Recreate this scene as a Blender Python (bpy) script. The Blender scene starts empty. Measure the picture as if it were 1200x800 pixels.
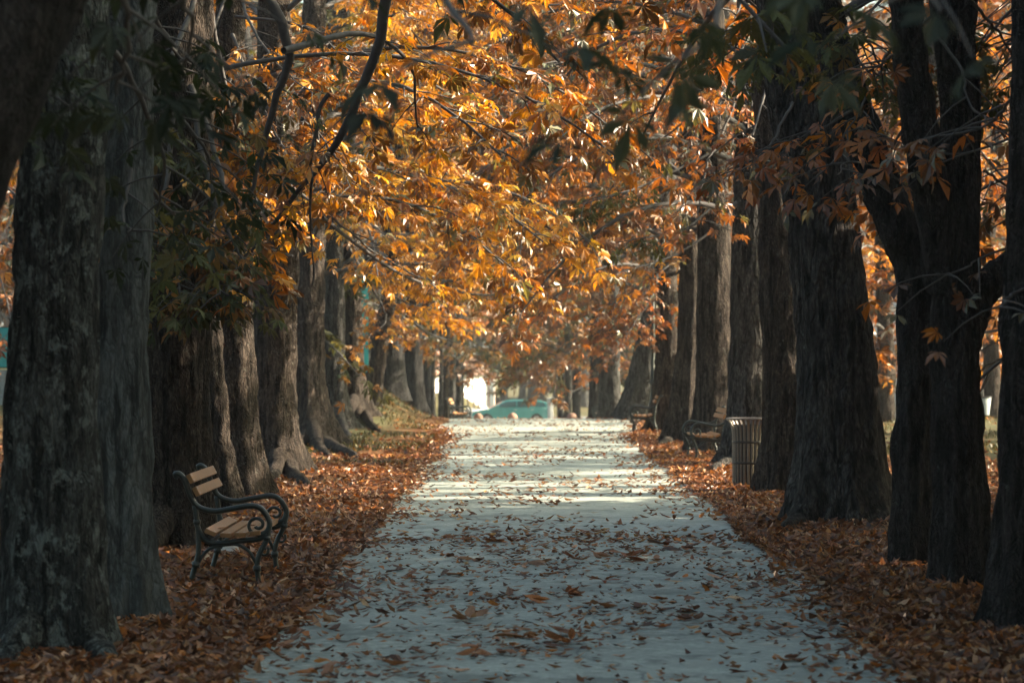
import bpy, bmesh, math, random
import numpy as np
from mathutils import Vector, Matrix

# ---------------------------------------------------------------- camera, sky, sun, exposure
F, CX, CY, H = 3500.0, 615.0, 416.0, 1.65          # focal length and vanishing point in photo pixels, eye height in m
sc = bpy.context.scene
col = sc.collection
cam_d = bpy.data.cameras.new("camera")
cam = bpy.data.objects.new("camera", cam_d); col.objects.link(cam)
cam_d.sensor_width = 36.0
cam_d.lens = 36.0 * F / 1200.0
cam_d.shift_x = -(CX - 600.0) / 1200.0
cam_d.shift_y = (CY - 400.0) / 1200.0
cam_d.clip_start, cam_d.clip_end = 0.3, 3000.0
cam.location = (0, 0, H); cam.rotation_euler = (math.radians(90), 0, 0)
cam_d.dof.use_dof = True; cam_d.dof.focus_distance = 26.0; cam_d.dof.aperture_fstop = 4.0
sc.camera = cam

SUN_AZ, SUN_EL = math.radians(80.0), math.radians(25.0)   # from the right, a little ahead of the camera
SUN = np.array([math.cos(SUN_EL) * math.sin(SUN_AZ), math.cos(SUN_EL) * math.cos(SUN_AZ), math.sin(SUN_EL)])
world = bpy.data.worlds.new("World"); sc.world = world; world.use_nodes = True
wn = world.node_tree; wn.nodes.clear()
sky = wn.nodes.new('ShaderNodeTexSky'); sky.sky_type = 'NISHITA'; sky.sun_disc = False
sky.air_density = 0.9; sky.dust_density = 6.0; sky.ozone_density = 0.0; sky.sun_elevation = SUN_EL; sky.sun_rotation = SUN_AZ
bg = wn.nodes.new('ShaderNodeBackground'); bg.inputs['Strength'].default_value = 0.08
wo = wn.nodes.new('ShaderNodeOutputWorld')
tintn = wn.nodes.new('ShaderNodeMix'); tintn.data_type = 'RGBA'; tintn.blend_type = 'MULTIPLY'; tintn.inputs[0].default_value = 1.0; tintn.inputs[7].default_value = (0.90, 1.07, 0.98, 1)   # the photograph's cool grade
wn.links.new(sky.outputs[0], tintn.inputs[6]); wn.links.new(tintn.outputs[2], bg.inputs['Color']); wn.links.new(bg.outputs[0], wo.inputs['Surface'])
sun_d = bpy.data.lights.new("sun", 'SUN'); sun_d.energy = 3.8; sun_d.angle = math.radians(0.5)
sun_d.color = (1.0, 0.84, 0.64)
sun = bpy.data.objects.new("sun", sun_d); col.objects.link(sun)
sun.location = (30, 30, 40)
sun.rotation_euler = Vector(SUN.tolist()).to_track_quat('Z', 'Y').to_euler()
sc.view_settings.view_transform = 'Standard'; sc.view_settings.look = 'None'
sc.view_settings.gamma = 1.0; sc.view_settings.use_curve_mapping = False
sc.view_settings.exposure = 2.85
sc.cycles.use_denoising = True
sc.cycles.max_bounces = 6; sc.cycles.diffuse_bounces = 4; sc.cycles.transmission_bounces = 4
sc.cycles.glossy_bounces = 2; sc.cycles.volume_bounces = 0; sc.cycles.caustics_reflective = False; sc.cycles.caustics_refractive = False

rng = np.random.default_rng(7)
random.seed(7)

# ---------------------------------------------------------------- helpers
def W(px, py, Y):                      # photo pixel at depth Y -> world
    return np.array([(px - CX) / F * Y, Y, H - (py - CY) / F * Y])
def proj(P):                           # world -> photo pixel
    P = np.asarray(P); y = np.maximum(P[..., 1], 0.1)
    return CX + P[..., 0] / y * F, CY - (P[..., 2] - H) / y * F
def depth(py): return H * F / (py - CY)
def sstep(a, b, x):
    t = np.clip((np.asarray(x, float) - a) / (b - a), 0, 1); return t * t * (3 - 2 * t)
def unit(v): return v / np.maximum(np.linalg.norm(v, axis=-1, keepdims=True), 1e-9)
def vnoise(P, s=0):                    # numpy value noise, about -1..1
    P = np.asarray(P, float); i = np.floor(P).astype(np.int64); f = P - i; f = f * f * (3 - 2 * f)
    def h(ix, iy, iz):
        n = (ix * 374761393 + iy * 668265263 + iz * 2147483647 + s * 974711) & 0xffffffff
        n = ((n ^ (n >> 13)) * 1274126177) & 0xffffffff
        return ((n ^ (n >> 16)) & 0xffff) / 32767.5 - 1
    r = 0
    for dx in (0, 1):
        for dy in (0, 1):
            for dz in (0, 1):
                w = (f[..., 0] if dx else 1 - f[..., 0]) * (f[..., 1] if dy else 1 - f[..., 1]) * (f[..., 2] if dz else 1 - f[..., 2])
                r = r + w * h(i[..., 0] + dx, i[..., 1] + dy, i[..., 2] + dz)
    return r
def terrain(x, y):
    x = np.asarray(x, float); y = np.asarray(y, float)
    t = np.clip((y - 76.0), 0, 49); z = -0.043 * t * sstep(0, 6, t)
    z = z + 1.25 * sstep(-2.1, -4.9, x) * sstep(58, 80, y) + 0.5 * sstep(-4.5, -12, x) * sstep(25, 60, y)
    side = np.maximum(sstep(-1.5, -2.3, x), sstep(2.1, 2.9, x))
    P = np.stack([x * .8, y * .8, 0 * x], -1)
    return z + side * (0.03 + 0.035 * vnoise(P, 3)) * sstep(140, 60, y)

def link(name, data, parent=None):
    o = bpy.data.objects.new(name, data); col.objects.link(o)
    if parent is not None: o.parent = parent
    return o
def tag(o, label=None, cat=None, group=None, kind=None):
    if label: o['label'] = label
    if cat: o['category'] = cat
    if group: o['group'] = group
    if kind: o['kind'] = kind
    return o
def empty(name, loc, rz=0.0):
    o = link(name, None); o.location = loc; o.rotation_euler = (0, 0, rz); o.empty_display_size = 0.2
    return o
def mesh_np(name, V, T, mat, tint=None, smooth=False):
    """mesh from numpy verts and (n,3) or (n,4) faces"""
    V = np.asarray(V, np.float32); T = np.asarray(T, np.int32); k = T.shape[1]
    m = bpy.data.meshes.new(name)
    m.vertices.add(len(V)); m.vertices.foreach_set('co', V.ravel())
    m.loops.add(T.size); m.loops.foreach_set('vertex_index', T.ravel())
    m.polygons.add(len(T)); m.polygons.foreach_set('loop_start', np.arange(0, T.size, k, dtype=np.int32))
    m.polygons.foreach_set('use_smooth', np.full(len(T), smooth, dtype=bool))
    if tint is not None:
        a = m.attributes.new('tint', 'FLOAT_COLOR', 'POINT')
        c = np.ones((len(V), 4), np.float32); c[:, :3] = tint; a.data.foreach_set('color', c.ravel())
    m.update(calc_edges=True); m.validate()
    if mat: m.materials.append(mat)
    return m
class MB:                               # collects quads/tris of one part
    def __init__(s): s.v = []; s.f = []
    def add(s, v, f):
        b = len(s.v); s.v += [tuple(map(float, p)) for p in v]; s.f += [tuple(i + b for i in q) for q in f]
    def box(s, x0, x1, y0, y1, z0, z1, M=None):
        v = [Vector((x, y, z)) for z in (z0, z1) for y in (y0, y1) for x in (x0, x1)]
        if M is not None: v = [M @ p for p in v]
        s.add(v, [(0, 2, 3, 1), (4, 5, 7, 6), (0, 1, 5, 4), (2, 6, 7, 3), (0, 4, 6, 2), (1, 3, 7, 5)])
    def tube(s, pts, rad, n=6, cap=True):
        V, T = tube_np(np.array(pts, float), np.array(rad if hasattr(rad, '__len__') else [rad] * len(pts), float), n)
        b = len(s.v); s.v += [tuple(p) for p in V.tolist()]; s.f += [tuple(i + b for i in q) for q in T.tolist()]
        if cap:
            s.f.append(tuple(b + i for i in range(n))[::-1]); s.f.append(tuple(len(s.v) - n + i for i in range(n)))
    def lathe(s, prof, n=24, c=(0, 0)):
        v = [(c[0] + r * math.cos(2 * math.pi * k / n), c[1] + r * math.sin(2 * math.pi * k / n), z) for r, z in prof for k in range(n)]
        s.add(v, [(j * n + k, j * n + (k + 1) % n, (j + 1) * n + (k + 1) % n, (j + 1) * n + k) for j in range(len(prof) - 1) for k in range(n)])
    def build(s, name, mat, parent=None, smooth=False, bevel=0.0):
        m = bpy.data.meshes.new(name); m.from_pydata(s.v, [], s.f); m.update(); m.materials.append(mat)
        if smooth: m.polygons.foreach_set('use_smooth', [True] * len(m.polygons))
        if bevel:
            bm = bmesh.new(); bm.from_mesh(m); bmesh.ops.recalc_face_normals(bm, faces=bm.faces)
            bmesh.ops.bevel(bm, geom=[e for e in bm.edges], offset=bevel, segments=2, affect='EDGES', profile=0.6)
            bm.to_mesh(m); bm.free()
        return link(name, m, parent)
def tube_np(P, R, n=6):
    k = len(P); T = np.gradient(P, axis=0); T = unit(T)
    up = np.array([0, 0, 1.0]) if abs(T[0][2]) < 0.9 else np.array([0, 1.0, 0])
    a = unit(np.cross(T[0], up)); A = np.zeros((k, 3)); A[0] = a
    for i in range(1, k):
        a = a - T[i] * np.dot(a, T[i]); a = a / max(np.linalg.norm(a), 1e-9); A[i] = a
    B = np.cross(T, A); th = np.arange(n) * 2 * np.pi / n
    V = P[:, None, :] + R[:, None, None] * (np.cos(th)[None, :, None] * A[:, None, :] + np.sin(th)[None, :, None] * B[:, None, :])
    i, j = np.meshgrid(np.arange(k - 1), np.arange(n), indexing='ij'); j2 = (j + 1) % n
    Q = np.stack([i * n + j, i * n + j2, (i + 1) * n + j2, (i + 1) * n + j], -1).reshape(-1, 4)
    return V.reshape(-1, 3), Q
def spline(pts, n):                     # Catmull-Rom through control points
    P = np.array(pts, float); P = np.vstack([2 * P[0] - P[1], P, 2 * P[-1] - P[-2]]); out = []
    m = len(P) - 3
    for t in np.linspace(0, m - 1e-6, n):
        i = int(t); f = t - i; a, b, c, d = P[i:i + 4]
        out.append(0.5 * (2 * b + (c - a) * f + (2 * a - 5 * b + 4 * c - d) * f * f + (3 * b - a - 3 * c + d) * f ** 3))
    return np.array(out)

# ---------------------------------------------------------------- materials
def nmat(name):
    m = bpy.data.materials.new(name); m.use_nodes = True; t = m.node_tree; t.nodes.clear()
    o = t.nodes.new('ShaderNodeOutputMaterial')
    def N(kind, **kw):
        n = t.nodes.new(kind)
        for k, v in kw.items():
            if k in n.inputs.keys() if hasattr(n.inputs, 'keys') else False: n.inputs[k].default_value = v
            else: setattr(n, k, v)
        return n
    return m, t, N, o
def ramp(N, t, src, stops):
    r = N('ShaderNodeValToRGB'); e = r.color_ramp.elements
    while len(e) < len(stops): e.new(0.5)
    for el, (p, c) in zip(e, stops): el.position = p; el.color = (*c, 1)
    t.links.new(src, r.inputs[0]); return r.outputs[0]
def coords(N, t, scale=(1, 1, 1), rot=(0, 0, 0), src='Object'):
    tc = N('ShaderNodeTexCoord'); mp = N('ShaderNodeMapping'); mp.inputs['Scale'].default_value = scale; mp.inputs['Rotation'].default_value = rot
    t.links.new(tc.outputs[src], mp.inputs[0]); return mp.outputs[0]
def noise(N, t, vec, scale, detail=4, rough=0.6):
    n = N('ShaderNodeTexNoise'); n.inputs['Scale'].default_value = scale; n.inputs['Detail'].default_value = detail; n.inputs['Roughness'].default_value = rough
    t.links.new(vec, n.inputs['Vector']); return n.outputs[0]
def mix(N, t, fac, a, b, mode='MIX'):
    m = N('ShaderNodeMix'); m.data_type = 'RGBA'; m.blend_type = mode
    for s, v in ((m.inputs[0], fac), (m.inputs[6], a), (m.inputs[7], b)):
        if isinstance(v, (int, float)): s.default_value = v
        elif isinstance(v, tuple): s.default_value = (*v, 1)
        else: t.links.new(v, s)
    return m.outputs[2]
def bump(N, t, height, strength, dist):
    b = N('ShaderNodeBump'); b.inputs['Strength'].default_value = strength; b.inputs['Distance'].default_value = dist
    t.links.new(height, b.inputs['Height']); return b.outputs[0]
def principled(name, color, rough=0.6, metal=0.0, nscale=0, namp=0.25, bscale=0, bdist=0.002, coat=0.0):
    m, t, N, o = nmat(name); p = N('ShaderNodeBsdfPrincipled'); t.links.new(p.outputs[0], o.inputs[0])
    p.inputs['Roughness'].default_value = rough; p.inputs['Metallic'].default_value = metal; p.inputs['Coat Weight'].default_value = coat
    p.inputs['Base Color'].default_value = (*color, 1)
    v = coords(N, t)
    if nscale:
        n = noise(N, t, v, nscale, 5); dark = tuple(c * (1 - namp) for c in color); lit = tuple(min(1, c * (1 + namp)) for c in color)
        t.links.new(ramp(N, t, n, [(0.3, dark), (0.7, lit)]), p.inputs['Base Color'])
    if bscale: t.links.new(bump(N, t, noise(N, t, v, bscale, 4), 0.6, bdist), p.inputs['Normal'])
    return m
def leaf_material(name, trans=0.38, gloss=0.045, tgain=(1.12, 0.92, 0.35)):
    m, t, N, o = nmat(name)
    at = N('ShaderNodeAttribute'); at.attribute_name = 'tint'
    v = coords(N, t); n = noise(N, t, v, 14, 3)
    c = mix(N, t, 1.0, at.outputs['Color'], ramp(N, t, n, [(0.3, (0.72, 0.66, 0.6)), (0.65, (1.08, 1.05, 1.0))]), 'MULTIPLY')
    d = N('ShaderNodeBsdfDiffuse'); t.links.new(c, d.inputs[0])
    tr = N('ShaderNodeBsdfTranslucent'); t.links.new(mix(N, t, 1.0, c, tgain, 'MULTIPLY'), tr.inputs[0])
    m1 = N('ShaderNodeMixShader'); m1.inputs[0].default_value = trans; t.links.new(d.outputs[0], m1.inputs[1]); t.links.new(tr.outputs[0], m1.inputs[2])
    g = N('ShaderNodeBsdfGlossy'); g.inputs['Roughness'].default_value = 0.38; g.inputs[0].default_value = (0.9, 0.9, 0.9, 1)
    m2 = N('ShaderNodeMixShader'); m2.inputs[0].default_value = gloss; t.links.new(m1.outputs[0], m2.inputs[1]); t.links.new(g.outputs[0], m2.inputs[2])
    t.links.new(m2.outputs[0], o.inputs[0]); return m
def bark_material(name, dark, light, lichen, lichen_amt, plate=20.0, bdist=0.02, fissure=1.0):
    m, t, N, o = nmat(name); p = N('ShaderNodeBsdfPrincipled'); t.links.new(p.outputs[0], o.inputs[0]); p.inputs['Roughness'].default_value = 0.92
    p.inputs['Specular IOR Level'].default_value = 0.12
    v = coords(N, t, (1, 1, 0.36)); big = noise(N, t, coords(N, t, (1, 1, .45)), 2.2, 6, .68)
    w = N('ShaderNodeTexNoise'); w.inputs['Scale'].default_value = plate * .35; w.inputs['Detail'].default_value = 5; t.links.new(v, w.inputs['Vector'])
    ad = N('ShaderNodeVectorMath'); ad.operation = 'MULTIPLY_ADD'; ad.inputs[1].default_value = (.34, .34, .5)
    t.links.new(w.outputs[1], ad.inputs[0]); t.links.new(v, ad.inputs[2])
    vo = N('ShaderNodeTexVoronoi'); vo.feature = 'DISTANCE_TO_EDGE'; vo.inputs['Scale'].default_value = plate; vo.inputs['Randomness'].default_value = 1.0; t.links.new(ad.outputs[0], vo.inputs['Vector'])
    crack = ramp(N, t, vo.outputs['Distance'], [(0.0, (0, 0, 0)), (0.22, (1, 1, 1))])
    fis = noise(N, t, coords(N, t, (1, 1, .16)), 15, 7, .7)                       # long vertical fissures
    fine = noise(N, t, v, 42, 7, 0.75)
    c = ramp(N, t, fine, [(0.36, dark), (0.66, light)])
    c = mix(N, t, ramp(N, t, fis, [(0.42, (.92, .92, .92)), (0.54, (0, 0, 0))]), c, tuple(a * .32 for a in dark))
    c = mix(N, t, ramp(N, t, big, [(0.40, (0, 0, 0)), (0.66, (.7, .7, .7))]), c, tuple(a * .55 for a in dark))
    c = mix(N, t, ramp(N, t, crack, [(0.0, (.45, .45, .45)), (0.75, (0, 0, 0))]), c, tuple(a * .3 for a in dark))
    li = noise(N, t, coords(N, t, (1, 1, .7)), 9.5, 9, 0.76)
    c = mix(N, t, ramp(N, t, li, [(0.63 - lichen_amt, (0, 0, 0)), (0.69 - lichen_amt, (.75, .75, .75))]), c, lichen)
    t.links.new(c, p.inputs['Base Color'])
    hm = N('ShaderNodeMath'); hm.operation = 'MULTIPLY_ADD'; hm.inputs[1].default_value = 0.55; t.links.new(fine, hm.inputs[0]); t.links.new(crack, hm.inputs[2])
    h2 = N('ShaderNodeMath'); h2.operation = 'MULTIPLY_ADD'; h2.inputs[1].default_value = 2.4 * fissure; t.links.new(fis, h2.inputs[0]); t.links.new(hm.outputs[0], h2.inputs[2])
    t.links.new(bump(N, t, h2.outputs[0], 1.0, bdist * 1.5), p.inputs['Normal'])
    return m

M_leaf = leaf_material("autumn_leaf")
M_leaf_dull = leaf_material("shade_leaf", 0.38, 0.008)
M_dry = leaf_material("dry_fallen_leaf", 0.22, 0.04, (1.15, 0.95, 0.7))
M_bark_grey = bark_material("bark_grey", (0.026, 0.029, 0.028), (0.135, 0.143, 0.135), (0.16, 0.182, 0.17), 0.10, 18, .016)
M_bark_smooth = bark_material("bark_smooth_grey", (0.068, 0.076, 0.073), (0.138, 0.150, 0.144), (0.12, 0.135, 0.125), 0.03, 16, 0.004, .5)
M_bark_brown = bark_material("bark_brown", (0.030, 0.023, 0.019), (0.135, 0.106, 0.085), (0.13, 0.13, 0.115), 0.025, 20, .018)
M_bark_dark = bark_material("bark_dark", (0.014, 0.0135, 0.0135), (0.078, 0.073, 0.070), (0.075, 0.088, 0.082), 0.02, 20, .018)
M_bark_plated = bark_material("bark_plated", (0.026, 0.0235, 0.0215), (0.135, 0.122, 0.110), (0.12, 0.125, 0.115), 0.01, 11, .024, .7)
M_bark_pale = bark_material("bark_pale", (0.04, 0.039, 0.036), (0.13, 0.125, 0.115), (0.19, 0.20, 0.19), 0.0, 16, .018)
M_twig = principled("twig_bark", (0.045, 0.040, 0.037), 0.85, nscale=20)
M_iron = principled("dark_green_iron", (0.009, 0.016, 0.014), 0.45, 0.0, nscale=30, namp=0.35)
M_wood = principled("varnished_wood", (0.24, 0.112, 0.036), 0.5, nscale=12, namp=0.3)
M_screw = principled("screw_steel", (0.5, 0.5, 0.5), 0.35, 1.0)
M_binslat = principled("grey_painted_steel", (0.105, 0.085, 0.07), 0.38, 0.35, nscale=9, namp=0.25)
M_binhoop = principled("dark_steel", (0.03, 0.028, 0.027), 0.5, 0.5)
M_binliner = principled("black_liner", (0.012, 0.012, 0.012), 0.7)
M_kerb = principled("edging_concrete", (0.21, 0.235, 0.23), 0.9, nscale=25, namp=0.3, bscale=60, bdist=0.003)
M_teal = principled("teal_sheet", (0.02, 0.30, 0.29), 0.55, nscale=4, namp=0.2)
M_tealpaint = principled("teal_car_paint", (0.07, 0.31, 0.295), 0.25, 0.1, nscale=3, namp=0.12, coat=0.6)
M_glass = principled("dark_glass", (0.02, 0.06, 0.06), 0.08)
M_tyre = principled("tyre_rubber", (0.02, 0.02, 0.02), 0.8)
M_rim = principled("wheel_rim", (0.45, 0.46, 0.46), 0.3, 0.8)
M_lamp = principled("lamp_glass", (0.75, 0.75, 0.7), 0.2)
M_redlamp = principled("tail_lamp_glass", (0.4, 0.03, 0.02), 0.2)
M_stone = principled("reddish_stone", (0.27, 0.15, 0.105), 0.85, nscale=14, namp=0.3, bscale=40)
M_white = principled("white_render", (0.82, 0.81, 0.79), 0.9, nscale=2, namp=0.05)
M_pale = principled("pale_render", (0.62, 0.60, 0.56), 0.9, nscale=2, namp=0.08)
M_roof = principled("brown_roof_tile", (0.20, 0.10, 0.07), 0.85, nscale=6)
M_frame = principled("window_frame_paint", (0.5, 0.48, 0.45), 0.6)
M_pillar = principled("brown_render", (0.33, 0.235, 0.18), 0.9, nscale=3)
M_grass = leaf_material("grass_blade", 0.3, 0.03)

def ground_material():
    m, t, N, o = nmat("soil_and_grass"); p = N('ShaderNodeBsdfPrincipled'); t.links.new(p.outputs[0], o.inputs[0]); p.inputs['Roughness'].default_value = 1.0
    p.inputs['Specular IOR Level'].default_value = 0.1
    v = coords(N, t); n1 = noise(N, t, v, 0.7, 6); n2 = noise(N, t, v, 9, 6, 0.7)
    soil = ramp(N, t, n2, [(0.3, (0.045, 0.024, 0.012)), (0.55, (0.13, 0.062, 0.025)), (0.75, (0.22, 0.105, 0.04))])
    grass = ramp(N, t, n2, [(0.3, (0.030, 0.033, 0.016)), (0.7, (0.080, 0.076, 0.034))])
    grass = mix(N, t, ramp(N, t, n1, [(0.45, (0, 0, 0)), (0.65, (.7, .7, .7))]), grass, (0.12, 0.075, 0.032))
    at = N('ShaderNodeAttribute'); at.attribute_name = 'tint'
    t.links.new(mix(N, t, at.outputs['Fac'], soil, grass), p.inputs['Base Color'])
    t.links.new(bump(N, t, n2, 0.8, 0.03), p.inputs['Normal']); return m
def path_material():
    m, t, N, o = nmat("worn_asphalt"); p = N('ShaderNodeBsdfPrincipled'); t.links.new(p.outputs[0], o.inputs[0]); p.inputs['Roughness'].default_value = 0.85
    p.inputs['Specular IOR Level'].default_value = 0.25
    v = coords(N, t); agg = noise(N, t, v, 22, 6, 0.8); mid = noise(N, t, v, 2.3, 9, 0.78); big = noise(N, t, v, 0.5, 4)
    c = ramp(N, t, agg, [(0.37, (0.135, 0.153, 0.136)), (0.63, (0.425, 0.456, 0.404))])
    c = mix(N, t, ramp(N, t, mid, [(0.44, (0, 0, 0)), (0.58, (.8, .8, .8))]), c, (0.165, 0.184, 0.164))
    c = mix(N, t, ramp(N, t, big, [(0.4, (0, 0, 0)), (0.62, (.45, .45, .45))]), c, (0.325, 0.358, 0.322))
    damp = noise(N, t, coords(N, t, (.9, .8, 1)), 1.3, 8, 0.74)
    c = mix(N, t, ramp(N, t, damp, [(0.53, (0, 0, 0)), (0.60, (.65, .65, .65))]), c, (0.105, 0.120, 0.110))
    vo = N('ShaderNodeTexVoronoi'); vo.feature = 'DISTANCE_TO_EDGE'; vo.inputs['Scale'].default_value = 0.35
    w = N('ShaderNodeVectorMath'); w.operation = 'MULTIPLY_ADD'; w.inputs[1].default_value = (.5, .5, .5)
    nn = N('ShaderNodeTexNoise'); nn.inputs['Scale'].default_value = 2.0; nn.inputs['Detail'].default_value = 4; t.links.new(v, nn.inputs['Vector'])
    t.links.new(nn.outputs[1], w.inputs[0]); t.links.new(v, w.inputs[2]); t.links.new(w.outputs[0], vo.inputs['Vector'])
    c = mix(N, t, ramp(N, t, vo.outputs['Distance'], [(0.0, (.7, .7, .7)), (0.008, (0, 0, 0))]), c, (0.06, 0.065, 0.063))
    t.links.new(c, p.inputs['Base Color'])
    h = N('ShaderNodeMath'); h.operation = 'MULTIPLY_ADD'; h.inputs[1].default_value = 3.0; t.links.new(mid, h.inputs[0]); t.links.new(agg, h.inputs[2])
    t.links.new(bump(N, t, h.outputs[0], 0.7, 0.006), p.inputs['Normal']); return m
M_ground, M_path = ground_material(), path_material()
M_road = principled("road_asphalt", (0.10, 0.105, 0.105), 0.9, nscale=20)

# ---------------------------------------------------------------- ground, path, kerbs, road
def path_left(y):  return -1.46 - 0.62 * sstep(60, 73, y) + 0.05 * np.sin(np.asarray(y) * .7)
def path_right(y): return 2.04 + 0.75 * sstep(60, 73, y) + 0.05 * np.sin(np.asarray(y) * .6 + 1)
xs = np.concatenate([np.linspace(-900, -40, 14)[:-1], np.linspace(-40, -14, 16)[:-1], np.linspace(-14, 16, 76)[:-1], np.linspace(16, 50, 18)[:-1], np.linspace(50, 900, 14)])
ys = np.concatenate([np.linspace(-200, 0, 10)[:-1], np.linspace(0, 12, 13)[:-1], np.linspace(12, 95, 167)[:-1], np.linspace(95, 220, 51)[:-1], np.linspace(220, 1600, 16)])
X, Y = np.meshgrid(xs, ys); Z = terrain(X, Y)
gm = np.maximum(sstep(-3.5, -7, X) * sstep(40, 70, Y), np.maximum(sstep(4.5, 7.0, X) * sstep(28, 45, Y), sstep(-2.2, -3.2, X) * sstep(50, 60, Y)))
gm = np.maximum(gm, sstep(80, 90, Y) * 1.0)
inside = (X > path_left(Y) + .3) & (X < path_right(Y) - .3) & (Y < 118)
Z = Z - 0.05 * inside
nx, ny = len(xs), len(ys); i, j = np.meshgrid(np.arange(ny - 1), np.arange(nx - 1), indexing='ij')
Q = np.stack([i * nx + j, i * nx + j + 1, (i + 1) * nx + j + 1, (i + 1) * nx + j], -1).reshape(-1, 4)
g = link('ground', mesh_np('ground', np.stack([X, Y, Z], -1).reshape(-1, 3), Q, M_ground, np.repeat(gm.reshape(-1, 1), 3, 1), True))
tag(g, kind='structure')
ys2 = np.linspace(-12, 120, 265); us = np.linspace(0, 1, 9)
PX = path_left(ys2)[:, None] * (1 - us) + path_right(ys2)[:, None] * us; PY = np.repeat(ys2[:, None], 9, 1)
PZ = terrain(PX * 0, PY) + 0.006 + 0.012 * (1 - (2 * us - 1) ** 2)[None, :]
i, j = np.meshgrid(np.arange(len(ys2) - 1), np.arange(8), indexing='ij')
Q = np.stack([i * 9 + j, i * 9 + j + 1, (i + 1) * 9 + j + 1, (i + 1) * 9 + j], -1).reshape(-1, 4)
path = tag(link('path', mesh_np('path', np.stack([PX, PY, PZ], -1).reshape(-1, 3), Q, M_path, None, True)), kind='structure')
def path_z(x, y):
    u = np.clip((x - path_left(y)) / (path_right(y) - path_left(y)), 0, 1)
    return terrain(np.asarray(x) * 0, y) + 0.006 + 0.012 * (1 - (2 * u - 1) ** 2)
kb = MB(); kb.box(-0.035, 0.035, -0.49, 0.49, -0.12, 0.03); k0 = kb.build('kerb_stone', M_kerb, path, bevel=0.006)
first = True
for side in (0, 1):
    for q in range(64):
        y = 12.5 + q
        fn = path_left if side == 0 else path_right
        x0, x1 = float(fn(y - .5)), float(fn(y + .5)); off = -0.037 if side == 0 else 0.037
        o = k0 if first else k0.copy()
        if not first: col.objects.link(o)
        first = False
        o.location = ((x0 + x1) / 2 + off, y, random.uniform(-0.012, 0.004)); o.rotation_euler = (random.uniform(-.006, .006), random.uniform(-.05, .05), -(x1 - x0) + random.uniform(-.006, .006))
# crossing road below the crest
rx = np.linspace(-300, 300, 61); rv = []
for x in rx: rv += [(x, 158, terrain(x, 158) + .02), (x, 182, terrain(x, 182) + .02)]
rq = [(2 * a, 2 * a + 2, 2 * a + 3, 2 * a + 1) for a in range(60)]
tag(link('road', mesh_np('road', rv, rq, M_road)), kind='structure')

# ---------------------------------------------------------------- leaf templates
def palmate(seed, n, tris4=True, droop=0.42):
    r = np.random.default_rng(seed); V = []; T = []
    for k in range(n):
        a = math.radians((k - (n - 1) / 2) * (235.0 / n) + r.uniform(-7, 7)); L = (1.0 - 0.42 * abs(k - (n - 1) / 2) / ((n - 1) / 2)) * r.uniform(.85, 1.1)
        w = L * r.uniform(.15, .215); dz = -L * r.uniform(droop * .4, droop * 1.7); fold = w * r.uniform(.1, .55); tw = r.uniform(-.12, .12)
        c, s = math.cos(a), math.sin(a); b = len(V)
        def P(u, v, z): return (u * c - v * s, u * s + v * c, z)
        z6 = dz * .35
        if tris4:
            V += [P(0.03, 0, 0), P(L * .68, w, z6 + tw * w), P(L * .60, 0, z6 - fold), P(L * .68, -w, z6 - tw * w), P(L, 0, dz)]
            T += [(b, b + 3, b + 2), (b, b + 2, b + 1), (b + 2, b + 3, b + 4), (b + 1, b + 2, b + 4)]
        else:
            V += [P(0.02, 0, 0), P(L * .6, w, z6 + fold), P(L, 0, dz), P(L * .6, -w, z6)]
            T += [(b, b + 3, b + 2), (b, b + 2, b + 1)]
    return np.array(V), np.array(T)
TPL = [palmate(s, n) for s, n in ((1, 5), (2, 7), (3, 5), (4, 6), (5, 7), (6, 5), (8, 6), (9, 5))]
TPL_BIG = [palmate(s, 3, False, .3) for s in (15, 16, 17)]
TPL_FAR = [palmate(s, 5, False, .35) for s in (11, 12, 13, 14)]
def blade(seed):                        # one curled dry leaflet, 12 triangles
    r = np.random.default_rng(seed); curl = r.uniform(.05, .42); fold = r.uniform(.15, .9); bend = r.uniform(-.25, .25)
    st = [0, .28, .58, .82, 1.0]; wd = [0, .13, .21, .16, 0]; V = []
    for u, w in zip(st, wd):
        z = curl * ((2 * u - 1) ** 2) * .5 + r.uniform(-.02, .02); y = bend * (u * u)
        if w == 0: V.append((u - .5, y, z))
        else: V += [(u - .5, y + w * math.cos(fold), z + w * math.sin(fold)), (u - .5, y, z), (u - .5, y - w * math.cos(fold), z + w * math.sin(fold * r.uniform(.3, 1.1)))]
    T = [(0, 3, 2), (0, 2, 1)]
    for a in (1, 4):
        T += [(a, a + 1, a + 4), (a, a + 4, a + 3), (a + 1, a + 2, a + 5), (a + 1, a + 5, a + 4)]
    T += [(7, 8, 10), (8, 9, 10)]
    return np.array(V), np.array(T)
def crumpled(seed, n):                  # a whole dried chestnut leaf, leaflets curled up
    r = np.random.default_rng(seed); V = []; T = []
    for k in range(n):
        v, t = blade(seed * 31 + k); v = v + [.5, 0, 0]; L = r.uniform(.6, 1.0)
        a = math.radians((k - (n - 1) / 2) * r.uniform(26, 48)); tilt = r.uniform(-.15, .35)
        v = v * L; v[:, 2] += v[:, 0] * tilt; c, s = math.cos(a), math.sin(a)
        v = np.stack([v[:, 0] * c - v[:, 1] * s - .35, v[:, 0] * s + v[:, 1] * c, v[:, 2]], -1)
        T += (t + len(V)).tolist(); V += v.tolist()
    return np.array(V), np.array(T)
DRY = [blade(s) for s in range(20, 29)] + [crumpled(s, n) for s, n in ((41, 3), (42, 5), (43, 4))]
DRYW = np.array([1.0] * 9 + [.5, .4, .5]); DRYW /= DRYW.sum()
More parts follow.
